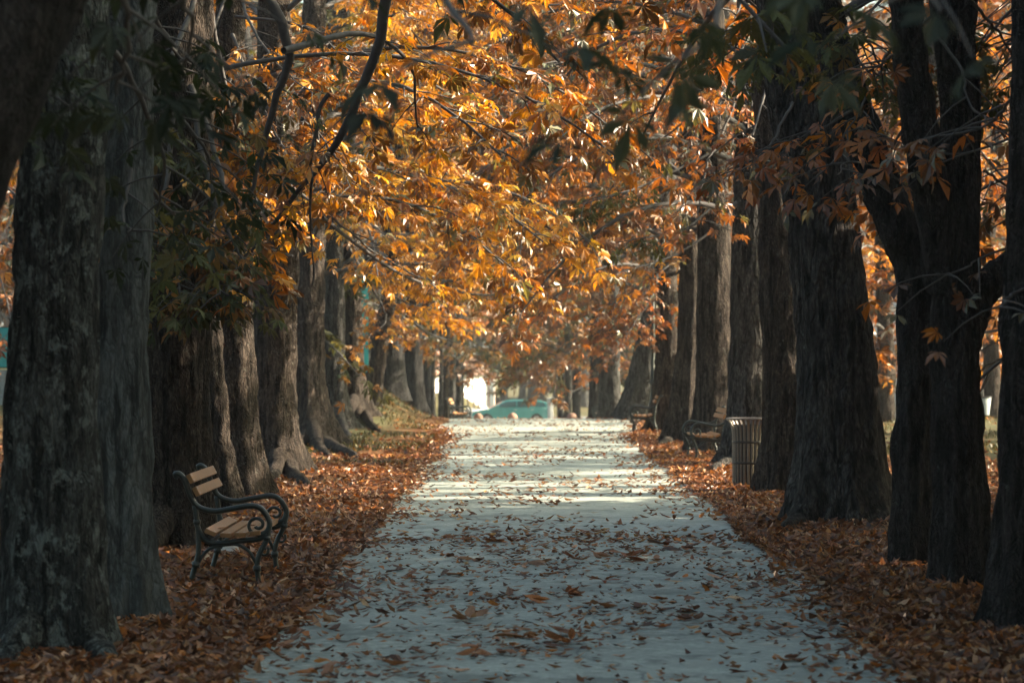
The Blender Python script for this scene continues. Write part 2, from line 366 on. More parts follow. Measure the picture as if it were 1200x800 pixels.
def blade4(seed):
    r = np.random.default_rng(seed); z = r.uniform(.02, .3); f = r.uniform(.02, .16)
    return np.array([(-.5, 0, z), (.12, .2, f), (.05, 0, 0), (.12, -.2, f * r.uniform(.2, 1.3)), (.5, r.uniform(-.12, .12), z * r.uniform(.3, 1.2))]), np.array([(0, 3, 2), (0, 2, 1), (2, 3, 4), (1, 2, 4)])
DRY4 = [blade4(s) for s in range(80, 88)]
FARDRY = []
for s in range(4):
    r = np.random.default_rng(60 + s); z = r.uniform(.0, .3)
    FARDRY.append((np.array([(-.5, 0, z), (.1, .2, .05), (.5, 0, z * r.uniform(.3, 1)), (.1, -.2, .12)]), np.array([(0, 3, 1), (1, 3, 2)])))

PAL = {
 'gold':  [((.60, .285, .012), 5), ((.68, .40, .035), 4), ((.46, .19, .009), 5), ((.27, .12, .018), 4), ((.15, .07, .018), 2.5), ((.20, .17, .07), 1.5)],
 'amber': [((.48, .20, .012), 5), ((.56, .285, .025), 3), ((.35, .125, .010), 5), ((.20, .085, .018), 5), ((.12, .055, .016), 3), ((.15, .14, .07), 2.2)],
 'rust':  [((.36, .12, .014), 5), ((.44, .18, .018), 3), ((.25, .08, .014), 4), ((.155, .068, .022), 5), ((.10, .045, .016), 3), ((.13, .125, .07), 2.5)],
 'mixed': [((.30, .115, .022), 4), ((.21, .09, .03), 4), ((.14, .063, .026), 5), ((.085, .088, .052), 4.5), ((.38, .155, .016), 3)],
 'pink':  [((.20, .105, .058), 4), ((.155, .082, .047), 4), ((.105, .06, .038), 5), ((.27, .125, .036), 2.5), ((.075, .074, .048), 3)],
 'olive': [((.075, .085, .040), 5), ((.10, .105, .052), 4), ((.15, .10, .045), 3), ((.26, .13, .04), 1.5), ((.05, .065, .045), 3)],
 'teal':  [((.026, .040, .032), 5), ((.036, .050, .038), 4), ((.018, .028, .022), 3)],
 'straw': [((.32, .21, .095), 4), ((.26, .165, .075), 4), ((.19, .12, .06), 4), ((.085, .09, .055), 5), ((.35, .185, .05), 2)],
 'dry':   [((.220, .095, .042), 5), ((.155, .064, .030), 5), ((.31, .152, .072), 4), ((.080, .034, .018), 5), ((.44, .27, .16), 1.7), ((.38, .135, .022), 2)],
 'drylit':[((.22, .09, .035), 5), ((.16, .062, .025), 4), ((.32, .15, .045), 4), ((.11, .042, .02), 3), ((.42, .25, .10), 1.6)],
 'grass': [((.058, .066, .028), 5), ((.09, .085, .035), 4), ((.15, .12, .05), 2), ((.04, .05, .022), 3)],
}
def pick(pal, n, r):
    cs = np.array([c for c, w in PAL[pal]]); w = np.array([w for c, w in PAL[pal]], float); w /= w.sum()
    c = cs[r.choice(len(cs), n, p=w)]; return c * r.uniform(.6, 1.25, (n, 1)) * r.uniform(.93, 1.07, (n, 3))
def instance(P, D, Nn, S, C, tpl, r, weights=None):
    """bake leaves into numpy arrays: position, pointing direction, normal, size, colour"""
    D = unit(D); B = unit(np.cross(Nn, D)); Nn = np.cross(D, B)
    idx = r.choice(len(tpl), len(P), p=weights); VV = []; TT = []; CC = []; b = 0
    for k, (v, t) in enumerate(tpl):
        q = np.where(idx == k)[0]
        if not len(q): continue
        M = np.stack([D[q], B[q], Nn[q]], 1) * S[q][:, None, None]
        VV.append((P[q][:, None, :] + np.einsum('va,nab->nvb', v, M)).reshape(-1, 3))
        TT.append((t[None] + (np.arange(len(q)) * len(v))[:, None, None]).reshape(-1, 3) + b); b += len(q) * len(v)
        CC.append(np.repeat(C[q], len(v), 0))
    return np.concatenate(VV), np.concatenate(TT), np.concatenate(CC)
LEAFMESH = {}
def leaf_meshes(pal):
    if pal not in LEAFMESH:
        r = np.random.default_rng(abs(hash(pal)) % 1000 if False else sum(map(ord, pal))); L = []
        for v, t in TPL:
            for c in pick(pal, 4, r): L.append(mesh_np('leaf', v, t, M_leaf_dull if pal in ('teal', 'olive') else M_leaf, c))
        LEAFMESH[pal] = L
    return LEAFMESH[pal]

# ---------------------------------------------------------------- trees
BX = [-400, 0, 100, 150, 200, 250, 300, 350, 400, 440, 500, 540, 565, 610, 650, 690, 740, 790, 815, 835, 870, 900, 940, 1000, 1040, 1100, 1200, 1600]
BY = [250, 250, 262, 292, 372, 360, 322, 334, 352, 402, 396, 420, 452, 466, 466, 440, 405, 385, 330, 288, 262, 205, 232, 222, 250, 330, 352, 360]
def bound(px): return np.interp(px, BX, BY)
def sun_gap(P, lit=(31, 66)):
    """true for leaves standing in the gaps of the canopy through which the low sun reaches the avenue"""
    t = (P[:, 0] + .4) / SUN[0]; y = P[:, 1] - SUN[1] * t; z = P[:, 2] - SUN[2] * t
    n = vnoise(np.stack([y * .24, z * .45, 0 * y], -1), 5)
    high = (z > 1.7) & (z < 7.5) & (y > lit[0]) & (y < lit[1]) & (n > -0.24 + .22 * np.maximum(z - 3.4, 0))
    yy = y + .35 * vnoise(np.stack([y * 1.3, z * 1.1, P[:, 0] * .3], -1), 6)
    low = np.zeros(len(P), bool)
    for a, b in ((34.0, 34.4), (35.2, 37.4), (38.2, 38.6), (40.3, 40.7), (47.2, 47.8), (50.2, 50.5), (54.4, 56.7), (63.0, 63.6)): low |= (yy > a) & (yy < b)
    low |= vnoise(np.stack([y * 1.5, z * 2.2, 0 * y], -1), 61) > .60
    low &= (z > -1.5) & (z <= 1.7) & (y > 31)
    out = (P[:, 0] > 1.6) & (high | low)
    for x0, y0, hw, za, zb in SPOTS:     # gaps that let the sun onto single trunks, the bin and patches of litter
        t = (P[:, 0] - x0) / SUN[0]; y = P[:, 1] - SUN[1] * t; z = P[:, 2] - SUN[2] * t
        out |= (t > .5) & (np.abs(y - y0 + .12 * vnoise(np.stack([z * 2, y, t * .2], -1), 15)) < hw) & (z > za) & (z < zb)
    return out
SPOTS = [(-2.9, 40.6, .45, .3, 3.2), (3.45, 49.8, .4, .6, 4.0), (-3.5, 66, .6, .2, 3.2), (-3.0, 31, .25, .2, 1.7), (3.1, 37.5, .35, .1, 1.0), (-2.2, 16.5, .16, 2.15, 3.0), (-2.9, 35, .3, 1.2, 2.8), (-3.3, 54.5, .5, .4, 2.6), (-2.4, 37.5, .9, -.3, .2), (3.2, 56, .4, .3, 3)]

def trunk_mesh(name, C, R, mat, base_z, flare, nroot, sides, seed, rough=0.032):
    """tapered trunk along centreline C (base relative) with a root flare, ridges and lumps"""
    r = np.random.default_rng(seed)
    V, Q = tube_np(C, R, sides); k = len(C); V = V.reshape(k, sides, 3)
    O = V - C[:, None, :]; z = C[:, 2] - C[0, 2]
    th = np.arctan2(O[..., 1], O[..., 0])
    f = np.zeros_like(th)
    for q in range(nroot):
        a = 2 * np.pi * (q + r.uniform(-.3, .3)) / nroot; s = r.uniform(.7, 1.6); wdt = r.uniform(.20, .38)
        d = np.angle(np.exp(1j * (th - a - r.uniform(-.15, .15) * z[:, None])))
        f += s * np.exp(-(d / wdt) ** 2) * np.exp(-z[:, None] / (.34 * r.uniform(.8, 1.6)))
        f += .16 * s * np.exp(-(d / (wdt * .9)) ** 2) * np.exp(-z[:, None] / 1.9)
    f += .5 * np.exp(-z[:, None] / .42) + .16 * np.exp(-z[:, None] / 1.3)
    P = V / 1.0
    n = .075 * vnoise(P * np.array([2.2, 2.2, .9]) + seed, seed) + .04 * vnoise(P * np.array([7, 7, 2.2]) + seed, seed + 1)
    ridge = rough * (np.abs(vnoise(P * np.array([16, 16, 3.2]), seed + 2)) + .6 * vnoise(P * np.array([30, 30, 8]), seed + 4)) / np.maximum(R[:, None], .05)
    V = C[:, None, :] + O * (1 + flare * f + n + ridge)[..., None]
    V[..., 2] = np.where(z[:, None] < .5, V[..., 2] - .0, V[..., 2])
    return mesh_np(name, V.reshape(-1, 3), Q, mat, None, True)

def limb_path(start, az, L, rise, droop, r, n=12, zmin=None):
    t = np.linspace(0, 1, n); d = np.array([math.cos(az), math.sin(az), 0]); s = np.array([-d[1], d[0], 0])
    P = start + t[:, None] * L * d + (np.sin(t * 3.0 + r.uniform(0, 6)) * .12 * L * t)[:, None] * s * r.uniform(-1, 1)
    P[:, 2] += rise * np.sin(t * 1.9) - droop * t ** 2.4
    return P
def limit_height(P, Y0=12, margin=14):
    px, py = proj(P); zmin = H - (bound(px) - margin - CY) / F * P[:, 1]
    P = P.copy(); m = (P[:, 1] > Y0) & (P[:, 1] < 84); P[:, 2] = np.where(m, np.maximum(P[:, 2], zmin), P[:, 2]); return P
def leafy(P, r, nt, tw_len, per, tint_shift=None, t0=.25):
    """twigs and leaf seats along a limb; returns twig tubes and leaf arrays"""
    tubes = []; LP = []; LD = []; n = len(P)
    T = unit(np.gradient(P, axis=0)); side = unit(np.cross(T, [0, 0, 1.0]))
    for q in range(nt):
        t = t0 + (1 - t0) * (q + r.uniform(0, 1)) / nt; f = t * (n - 1); i = min(int(f), n - 2); p = P[i] + (P[i + 1] - P[i]) * (f - i)
        sg = 1 if q % 2 else -1
        d = unit(T[i] * r.uniform(.3, .9) + side[i] * sg * r.uniform(.5, 1.1) + np.array([0, 0, r.uniform(-.15, .25)]))
        L = tw_len * r.uniform(.55, 1.2) * (1.15 - .45 * t); u = np.linspace(0, 1, 4)[:, None]
        tp = p + d * L * u + np.array([0, 0, -1.0]) * (.32 * L * u ** 2); tubes.append(tp)
        k = max(2, int(per * r.uniform(.7, 1.3))); w = r.uniform(.25, 1.0, k); w[0] = 1.0
        a = tp[0] + d * L * w[:, None] - np.array([0, 0, 1.0]) * (.32 * L * w[:, None] ** 2)
        ang = r.uniform(0, 2 * np.pi, k); out = np.stack([np.cos(ang), np.sin(ang), r.uniform(-.55, .12, k)], -1) + d * .8
        out = unit(out); LP.append(a + out * r.uniform(.06, .18, (k, 1))); LD.append(out)
    return tubes, np.concatenate(LP), np.concatenate(LD)

def finish_leaves(tree, base, P, D, pal, r, size, tpl, n_single=0, jitter=.55, keep_bound=True, fgap=True, keep=None, blo=None):
    """crown mesh plus the largest leaves as single objects"""
    px, py = proj(P)
    ok = np.ones(len(P), bool)
    nz = vnoise(np.stack([px / 28, py / 28, P[:, 1] * .2], -1), 9) * 16
    if keep_bound: ok &= ~((py > bound(px) + nz - 4) & (P[:, 1] > 12) & (P[:, 1] < 84) & (px > -60) & (px < 1290))
    if fgap: ok &= ~(sun_gap(P) & (r.uniform(0, 1, len(P)) < np.where(P[:, 0] > 3.4, .97, .5)))
    ok &= ~((P[:, 1] > 84) & (P[:, 1] < 195) & (((px > 538) & (px < 575) & (py > 456 + nz * .3)) | ((px > 552) & (px < 655) & (py > 472 + nz * .2))))   # open view under the crowns at the end of the avenue
    if keep is not None: ok &= keep(P, px, py)
    P, D, px, py = P[ok], D[ok], px[ok], py[ok]; n = len(P)
    if n < 5: return
    Nn = unit(np.stack([r.normal(0, jitter, n), r.normal(0, jitter, n) - .10, np.ones(n)], -1))
    D = D + .0; S = size * r.uniform(.7, 1.2, n)
    C = pick(pal, n, r)
    cl = .5 + .5 * vnoise(P * .9, 21)                                   # patches of paler and redder leaves on the same tree
    C = C * (0.82 + .36 * cl)[:, None]
    sz = S / np.maximum(P[:, 1], 1) * ((px > 0) & (px < 1200) & (py > -5) & (py < 800))
    order = np.argsort(-sz); ns = min(n_single, int((sz > 0).sum()), n // 2)
    one, rest = order[:ns], order[ns:]
    if len(rest):
        if tpl is TPL:                  # leaves well outside the picture get the simpler leaf
            far = (py[rest] < -45) | (px[rest] < -45) | (px[rest] > 1245); a, b = rest[~far], rest[far]
            v, t, c = instance(P[a] - base, D[a], Nn[a], S[a], C[a], TPL, r) if len(a) else (np.zeros((0, 3)), np.zeros((0, 3), int), np.zeros((0, 3)))
            if len(b):
                v2, t2, c2 = instance(P[b] - base, D[b], Nn[b], S[b] * 1.1, C[b], TPL_FAR, r); t = np.concatenate([t, t2 + len(v)]); v = np.concatenate([v, v2]); c = np.concatenate([c, c2])
        else: v, t, c = instance(P[rest] - base, D[rest], Nn[rest], S[rest], C[rest], tpl, r)
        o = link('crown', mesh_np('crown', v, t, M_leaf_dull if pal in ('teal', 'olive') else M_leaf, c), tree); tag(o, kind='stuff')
    if ns:
        L = leaf_meshes(pal); Du = unit(D); B = unit(np.cross(Nn, Du)); N2 = np.cross(Du, B)
        for q in one:
            o = bpy.data.objects.new('leaf', L[r.integers(len(L))]); o.parent = tree
            s = S[q]; a, b, c = Du[q] * s, B[q] * s, N2[q] * s; p = P[q] - base
            o.matrix_local = Matrix(((a[0], b[0], c[0], p[0]), (a[1], b[1], c[1], p[1]), (a[2], b[2], c[2], p[2]), (0, 0, 0, 1)))
            col.objects.link(o)

def make_tree(label, line, wpx, mat, pal, seed, name='chestnut_tree', base_y=None, height=11.0, flare=.55, nroot=6, limbs=10, zlo=3.2, zhi=9.0,
              reach=(3.0, 4.6), toward=0.0, nt=13, per=7, tw=.85, leaf=.145, tpl=None, singles=0, sides=32, extra=(), forks=(), Yd=None, rings=70, top_r=.45,
              keep_bound=True, fgap=True, keep=None, sparse=1.0, roots=(), group='trees along the avenue', droop=(.6, 2.0)):
    r = np.random.default_rng(seed); tpl = tpl or TPL
    Yd = Yd or depth(line[0][1])
    pts = [W(px, py, Yd) for px, py in line]
    gz = float(terrain(pts[0][0], Yd)); pts[0][2] = gz - .06
    base = np.array([pts[0][0], Yd, gz])
    tp = np.array(pts); dv = unit(tp[-1] - tp[-2]); z = tp[-1][2]; cur = tp[-1]
    while z < height:
        dv = unit(dv * np.array([.6, .6, 1]) + np.array([r.normal(0, .12), r.normal(0, .12), .55])); cur = cur + dv * 1.6; z = cur[2]; pts.append(cur)
    C = spline(pts, 160); seg = np.concatenate([[0], np.cumsum(np.linalg.norm(np.diff(C, axis=0), axis=1))]); tot = seg[-1]
    s = tot * (np.linspace(0, 1, rings) ** 1.35); C = np.stack([np.interp(s, seg, C[:, q]) for q in range(3)], -1)
    rad = wpx * 1.05 / F * Yd / 2; zz = (C[:, 2] - gz); R = rad * (1.04 - (1 - top_r) * np.clip(zz / height, 0, 1) ** 1.1)
    tree = empty(name, base); tag(tree, label, 'tree', group)
    tm = trunk_mesh('trunk', C - base, R, mat, gz, flare, nroot, sides, seed); link('trunk', tm, tree)
    for ln, r0, r1_ in roots:           # surface roots: pixel line of points on the ground, radius at the trunk and at the tip
        G = [np.array([base[0], base[1], gz + .42])]
        for a, b in ln:
            yy = depth(b); xx = (a - CX) / F * yy; G.append(np.array([xx, yy, float(terrain(xx, yy)) + .02]))
        G[1] = G[1] + np.array([0, 0, .07]); K = spline(G, 24) + np.cumsum(r.normal(0, .006, (24, 3)), 0); K[-1][2] -= .05
        link('root', trunk_mesh('root', K - base, np.linspace(r0, r1_, 24), mat, 0, 0.0, 3, 14, seed + 9), tree)
    allP = []; allD = []
    starts = []
    for fk in forks:                    # big forked limbs given as pixel lines at a depth offset: (line, width px start, width px end, dY)
        ln, w0, w1, dY = fk; K = spline([W(a, b, Yd + dY * q / (len(ln) - 1)) for q, (a, b) in enumerate(ln)], 26)
        Rr = np.linspace(w0, w1, 26) / F * Yd / 2
        link('limb', trunk_mesh('limb', K - base, Rr, mat, 0, 0.0, 3, 18, seed + 5), tree); starts.append(K)
    for q in range(limbs):
        z0 = zlo + (zhi - zlo) * (q + r.uniform(0, 1)) / limbs; k = int(np.argmin(np.abs(C[:, 2] - z0))); st = C[k]
        az = 2.399 * q + r.uniform(-.5, .5)
        pathdir = 0.0 if base[0] < .3 else math.pi
        if r.uniform() < toward: az = pathdir + r.uniform(-1.1, 1.1)
        L = r.uniform(*reach) * (1.0 if z0 < height * .75 else .75)
        P = limb_path(st, az, L, r.uniform(.4, 1.5), r.uniform(*droop), r, 10)
        if keep_bound: P = limit_height(P)
        tubes, lp, ld = leafy(P, r, max(2, int(nt * sparse)), tw, per)
        R0 = max(.03, R[k] * .21); V, Qd = tube_np(P - base, np.linspace(R0, .012, len(P)), 6); VV = [V]; QQ = [Qd]; b = len(V)
        if keep_bound:
            tb = []
            for tpz in tubes:
                a, c = proj(tpz[-1]); 
                if c < bound(a) + 6 or tpz[-1][1] < 12: tb.append(tpz)
            tubes = tb
        for tpz in (tubes if Yd < 62 or tpl is TPL else []):
            if tpl is TPL: V, Qd = tube_np(tpz - base, np.array([.011, .009, .007, .004]), 4)
            else: V, Qd = tube_np(tpz[[0, 1, 3]] - base, np.array([.013, .010, .005]), 3)
            VV.append(V); QQ.append(Qd + b); b += len(V)
        link('limb', mesh_np('limb', np.concatenate(VV), np.concatenate(QQ), M_twig, None, True), tree)
        allP.append(lp); allD.append(ld)
    if allP: finish_leaves(tree, base, np.concatenate(allP), np.concatenate(allD), pal, r, leaf, tpl, singles if not extra else singles // 2, keep_bound=keep_bound, fgap=fgap, keep=keep)
    xp = {}
    for ex in extra:                    # authored boughs: (pixel line, depth start, depth end, radius start, radius end, twigs, leaves per twig, palette)
        ln, ya, yb, ra, rb, ntw, pr = ex[:7]; xpal = ex[7] if len(ex) > 7 else pal
        K = spline([W(a, b, ya + (yb - ya) * q / (len(ln) - 1)) for q, (a, b) in enumerate(ln)], 22)
        K[:, :2] += np.cumsum(r.normal(0, .012, (22, 2)), 0)
        V, Qd = tube_np(K - base, np.linspace(ra, rb, len(K)), 8); VV = [V]; QQ = [Qd]; b = len(V)
        if ntw:
            tubes, lp, ld = leafy(K, r, ntw, .5 * max(1.0, ya / 28) ** .6, pr, t0=.3); e = xp.setdefault(xpal, ([], [])); e[0].append(lp); e[1].append(ld)
            for tpz in tubes:
                V, Qd = tube_np(tpz - base, np.array([.008, .006, .005, .003]), 4); VV.append(V); QQ.append(Qd + b); b += len(V)
        link('bough', mesh_np('bough', np.concatenate(VV), np.concatenate(QQ), M_twig, None, True), tree)
    for k, (a, d) in xp.items():
        finish_leaves(tree, base, np.concatenate(a), np.concatenate(d), k, r, .14, TPL, singles // (2 * len(xp)) + 20 if singles else 0, keep_bound=False, fgap=False)
    return tree

# ---------------------------------------------------------------- the avenue, left row
NEAR = dict(tpl=TPL_FAR, leaf=.21, zlo=4.4, zhi=10.5, limbs=9, nt=10, per=6, sides=56, rings=120)
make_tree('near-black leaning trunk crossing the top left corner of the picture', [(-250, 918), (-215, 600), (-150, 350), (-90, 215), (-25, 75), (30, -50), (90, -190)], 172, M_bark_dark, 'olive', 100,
          Yd=11.5, height=8.5, singles=40, **{**NEAR, 'sides': 40, 'rings': 90},
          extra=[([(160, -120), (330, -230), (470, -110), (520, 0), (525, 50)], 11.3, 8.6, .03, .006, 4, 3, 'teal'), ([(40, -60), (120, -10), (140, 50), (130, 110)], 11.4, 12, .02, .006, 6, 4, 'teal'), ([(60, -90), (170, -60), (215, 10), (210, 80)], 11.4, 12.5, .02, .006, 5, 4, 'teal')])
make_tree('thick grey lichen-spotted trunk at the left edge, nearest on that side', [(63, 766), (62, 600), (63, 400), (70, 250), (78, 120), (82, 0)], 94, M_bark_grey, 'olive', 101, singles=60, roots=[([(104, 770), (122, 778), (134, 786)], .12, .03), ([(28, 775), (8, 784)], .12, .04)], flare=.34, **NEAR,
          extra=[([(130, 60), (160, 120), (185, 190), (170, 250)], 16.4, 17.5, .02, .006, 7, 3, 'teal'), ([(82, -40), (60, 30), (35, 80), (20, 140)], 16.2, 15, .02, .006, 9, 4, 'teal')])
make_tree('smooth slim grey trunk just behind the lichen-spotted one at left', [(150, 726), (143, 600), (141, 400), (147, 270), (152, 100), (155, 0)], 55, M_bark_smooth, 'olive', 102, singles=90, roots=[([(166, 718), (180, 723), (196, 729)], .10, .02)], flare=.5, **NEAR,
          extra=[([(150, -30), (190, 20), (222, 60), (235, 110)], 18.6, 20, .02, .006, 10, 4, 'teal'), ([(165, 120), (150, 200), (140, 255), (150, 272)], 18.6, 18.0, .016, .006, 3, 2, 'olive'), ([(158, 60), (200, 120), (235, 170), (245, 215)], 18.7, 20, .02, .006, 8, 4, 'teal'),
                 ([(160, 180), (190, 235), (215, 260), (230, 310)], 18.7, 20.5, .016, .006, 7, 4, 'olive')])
make_tree('broad dark brown trunk right behind the nearest bench', [(203, 642), (202, 500), (205, 380), (208, 250), (212, 0)], 80, M_bark_brown, 'mixed', 103, singles=160, roots=[([(235, 640), (255, 645), (272, 650)], .15, .03), ([(180, 648), (165, 656)], .14, .04)], flare=.35, **{**NEAR, 'limbs': 11},
          extra=[([(290, -40), (328, 30), (338, 85), (322, 128), (306, 190), (300, 240)], 24, 24.5, .05, .016, 4, 4, 'olive'),
                 ([(460, -40), (434, 75), (407, 150), (372, 195), (326, 250), (280, 305)], 24.5, 26, .05, .012, 16, 4, 'amber'),
                 ([(385, 110), (372, 190), (370, 260), (380, 335)], 25, 25.5, .02, .006, 0, 0),
                 ([(330, 60), (410, 40), (470, 70), (482, 150)], 24, 27, .03, .008, 6, 4, 'gold'),
                 ([(215, 40), (235, 180), (262, 270), (292, 325)], 25.5, 24.5, .03, .007, 20, 6, 'amber'), ([(205, 120), (196, 230), (205, 300), (212, 350)], 25.3, 24.2, .025, .006, 20, 6, 'olive'),
                 ([(225, 100), (255, 220), (235, 300), (245, 345)], 25.3, 24.2, .025, .006, 20, 6, 'olive'), ([(230, 0), (180, 130), (170, 220), (182, 300)], 25.3, 23, .025, .006, 20, 6, 'olive'),
                 ([(240, -20), (262, 90), (290, 150), (330, 190)], 25.6, 26, .025, .006, 20, 6, 'amber')])
make_tree('thin brown stem between the bench-side trunk and the next trunk', [(264, 603), (252, 500), (244, 380), (240, 250), (238, 0)], 27, M_bark_brown, 'amber', 104, singles=60, zlo=4.0, zhi=8, limbs=5, nt=10, per=6, height=9, leaf=.2, tpl=TPL_FAR, sides=40, rings=100)
AV = dict(limbs=15, zlo=2.8, zhi=9.8, nt=17, per=10, leaf=.172, toward=.62, reach=(3.2, 4.9), sides=36, rings=90)
make_tree('dark trunk just beyond the armrest of the nearest bench', [(284, 585), (278, 500), (275, 380), (273, 250), (270, 0)], 41, M_bark_brown, 'amber', 105, singles=260, **{**AV, 'limbs': 12}, flare=.5,
          extra=[([(330, 210), (400, 265), (440, 300), (500, 335)], 34, 36, .02, .006, 9, 4, 'gold'), ([(275, -20), (300, 40), (330, 80), (365, 110)], 33, 31, .02, .006, 18, 6, 'amber'), ([(272, 40), (300, 110), (320, 160), (350, 190)], 33, 31, .02, .006, 18, 6, 'amber'),
                 ([(272, 120), (290, 190), (300, 240), (320, 270)], 33, 31, .02, .006, 18, 6, 'gold'), ([(270, 90), (250, 170), (235, 230), (230, 270)], 33, 31, .02, .006, 16, 6, 'mixed'), ([(268, -20), (240, 60), (220, 120), (205, 170)], 33, 31, .02, .006, 16, 6, 'mixed'), ([(275, 20), (350, 30), (400, 60), (430, 100)], 33, 32, .02, .006, 18, 6, 'amber'), ([(278, 80), (350, 130), (390, 180), (410, 220)], 33, 32, .02, .006, 18, 6, 'gold')])
make_tree('sunlit brown trunk with a knobbly root at its foot, left row', [(329, 559), (320, 505), (322, 400), (326, 280), (322, 0)], 46, M_bark_brown, 'gold', 106, singles=280, roots=[([(338, 560), (350, 565), (362, 570)], .17, .03), ([(345, 553), (358, 556)], .13, .04), ([(318, 563), (311, 568)], .13, .04)], **AV, flare=.6,
          extra=[([(380, 255), (470, 320), (560, 345), (640, 338)], 40, 43, .03, .008, 18, 5, 'gold'), ([(340, 300), (300, 290), (262, 295), (255, 320)], 40, 39, .02, .006, 9, 5, 'gold')])
make_tree('brown trunk with long snaking surface roots, left row', [(363, 523), (360, 450), (361, 380), (365, 250), (368, 0)], 35, M_bark_brown, 'gold', 107, singles=240, roots=[([(376, 524), (392, 531), (408, 535), (419, 542)], .17, .03), ([(374, 528), (384, 536), (398, 541)], .14, .03), ([(352, 526), (343, 531)], .13, .04)], **AV, flare=.95, nroot=5)
make_tree('grey trunk between the snaking-root trunk and the sunlit one further on', [(393, 508), (391, 450), (391, 380), (390, 200), (388, 0)], 24, M_bark_pale, 'gold', 108, singles=160, roots=[([(402, 511), (410, 516)], .15, .04), ([(384, 511), (380, 516)], .13, .04)], **AV, flare=.75,
          extra=[([(430, 300), (520, 330), (600, 300), (655, 262)], 60, 62, .04, .01, 22, 6, 'gold')])
make_tree('sunlit trunk standing right before the leaning one, left row', [(416, 503), (413, 450), (412, 380), (408, 200), (404, 0)], 22, M_bark_brown, 'gold', 109, singles=120, roots=[([(427, 503), (436, 507), (444, 509)], .15, .03), ([(406, 507), (398, 512)], .13, .04)], **AV, flare=.75,
          extra=[([(412, 315), (460, 345), (510, 368), (555, 374)], 66, 65, .03, .008, 22, 7, 'gold'), ([(410, 290), (440, 340), (452, 372), (440, 392)], 66, 64, .03, .008, 20, 7, 'gold')])
make_tree('slim trunk leaning to the right, far end of the left row', [(432, 497), (438, 450), (446, 405), (462, 300), (470, 150)], 16, M_bark_brown, 'amber', 110, singles=60, **{**AV, 'height': 13, 'zhi': 11},
          extra=[([(450, 320), (500, 335), (560, 345), (610, 340)], 72, 71, .03, .008, 22, 7, 'gold'), ([(455, 350), (500, 388), (540, 402), (560, 410)], 73, 76, .03, .008, 18, 7, 'straw')])
FARK = dict(tpl=TPL_FAR, sides=20, rings=40, fgap=False)
make_tree('wide dark trunk on the grassy bank at far left', [(461, 464), (460, 420), (460, 300)], 24, M_bark_dark, 'pink', 111, Yd=84, height=14, limbs=14, zlo=4.0, zhi=12.5, nt=12, per=9, reach=(3, 5), leaf=.2, **FARK,
          extra=[([(470, 370), (500, 395), (530, 415), (548, 432)], 84, 88, .03, .008, 18, 7, 'pink')])
make_tree('dark trunk on the bank beside two thin pale stems', [(485, 470), (485, 420), (484, 300)], 19, M_bark_dark, 'pink', 112, Yd=90, height=15, limbs=14, zlo=4.2, zhi=13.5, nt=12, per=9, reach=(3, 5), leaf=.21, **FARK)
for n, (px, w, Yd, lab) in enumerate([(507, 4.5, 98, 'left one of two thin pale stems at the end of the bank'), (516, 4, 103, 'right one of two thin pale stems at the end of the bank'),
                                     (522, 6, 108, 'brown stem just right of the two thin pale stems'), (529, 7, 114, 'pinkish lit stem left of the white house'), (536, 8, 120, 'pale stem right against the white house')]):
    make_tree(lab, [(px, 480), (px + 1, 430), (px + 2, 330)], w, M_bark_pale if n != 2 else M_bark_brown, ('pink', 'straw', 'pink', 'straw', 'straw')[n], 120 + n, name='young_tree', Yd=Yd, height=9 + n, limbs=9, zlo=3.4, zhi=9 + n, nt=10, per=8, reach=(2, 3.2), leaf=.2,
              group='thin trees at the end of the bank', keep_bound=False, flare=.2, **FARK)

# ---------------------------------------------------------------- the avenue, right row
make_tree('unseen-footed dark tree by the near right corner with boughs over the path', [(1760, 1057), (1765, 700), (1770, 400), (1780, 0)], 220, M_bark_dark, 'olive', 130, Yd=9, height=8, singles=60, **{**NEAR, 'sides': 32, 'rings': 60, 'zlo': 3.6},
          extra=[([(1770, -500), (1300, -330), (960, -150), (890, -30), (875, 50)], 9, 7.8, .04, .006, 4, 3, 'teal'), ([(1770, -700), (1100, -400), (760, -160), (705, -50), (690, 0)], 9, 7.4, .04, .006, 3, 3, 'teal'),
                 ([(1770, -560), (1400, -320), (1180, -140), (1100, -30), (1085, 20)], 9, 8.4, .03, .006, 4, 3, 'teal')])
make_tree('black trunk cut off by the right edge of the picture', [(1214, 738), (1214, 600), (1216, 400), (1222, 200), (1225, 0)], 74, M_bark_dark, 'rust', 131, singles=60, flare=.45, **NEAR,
          extra=[([(1215, 330), (1190, 345), (1182, 358), (1170, 362)], 17.8, 17, .012, .005, 3, 2, 'rust'), ([(1215, 90), (1170, 120), (1130, 150), (1060, 165)], 17.8, 19, .014, .005, 8, 2, 'rust')])
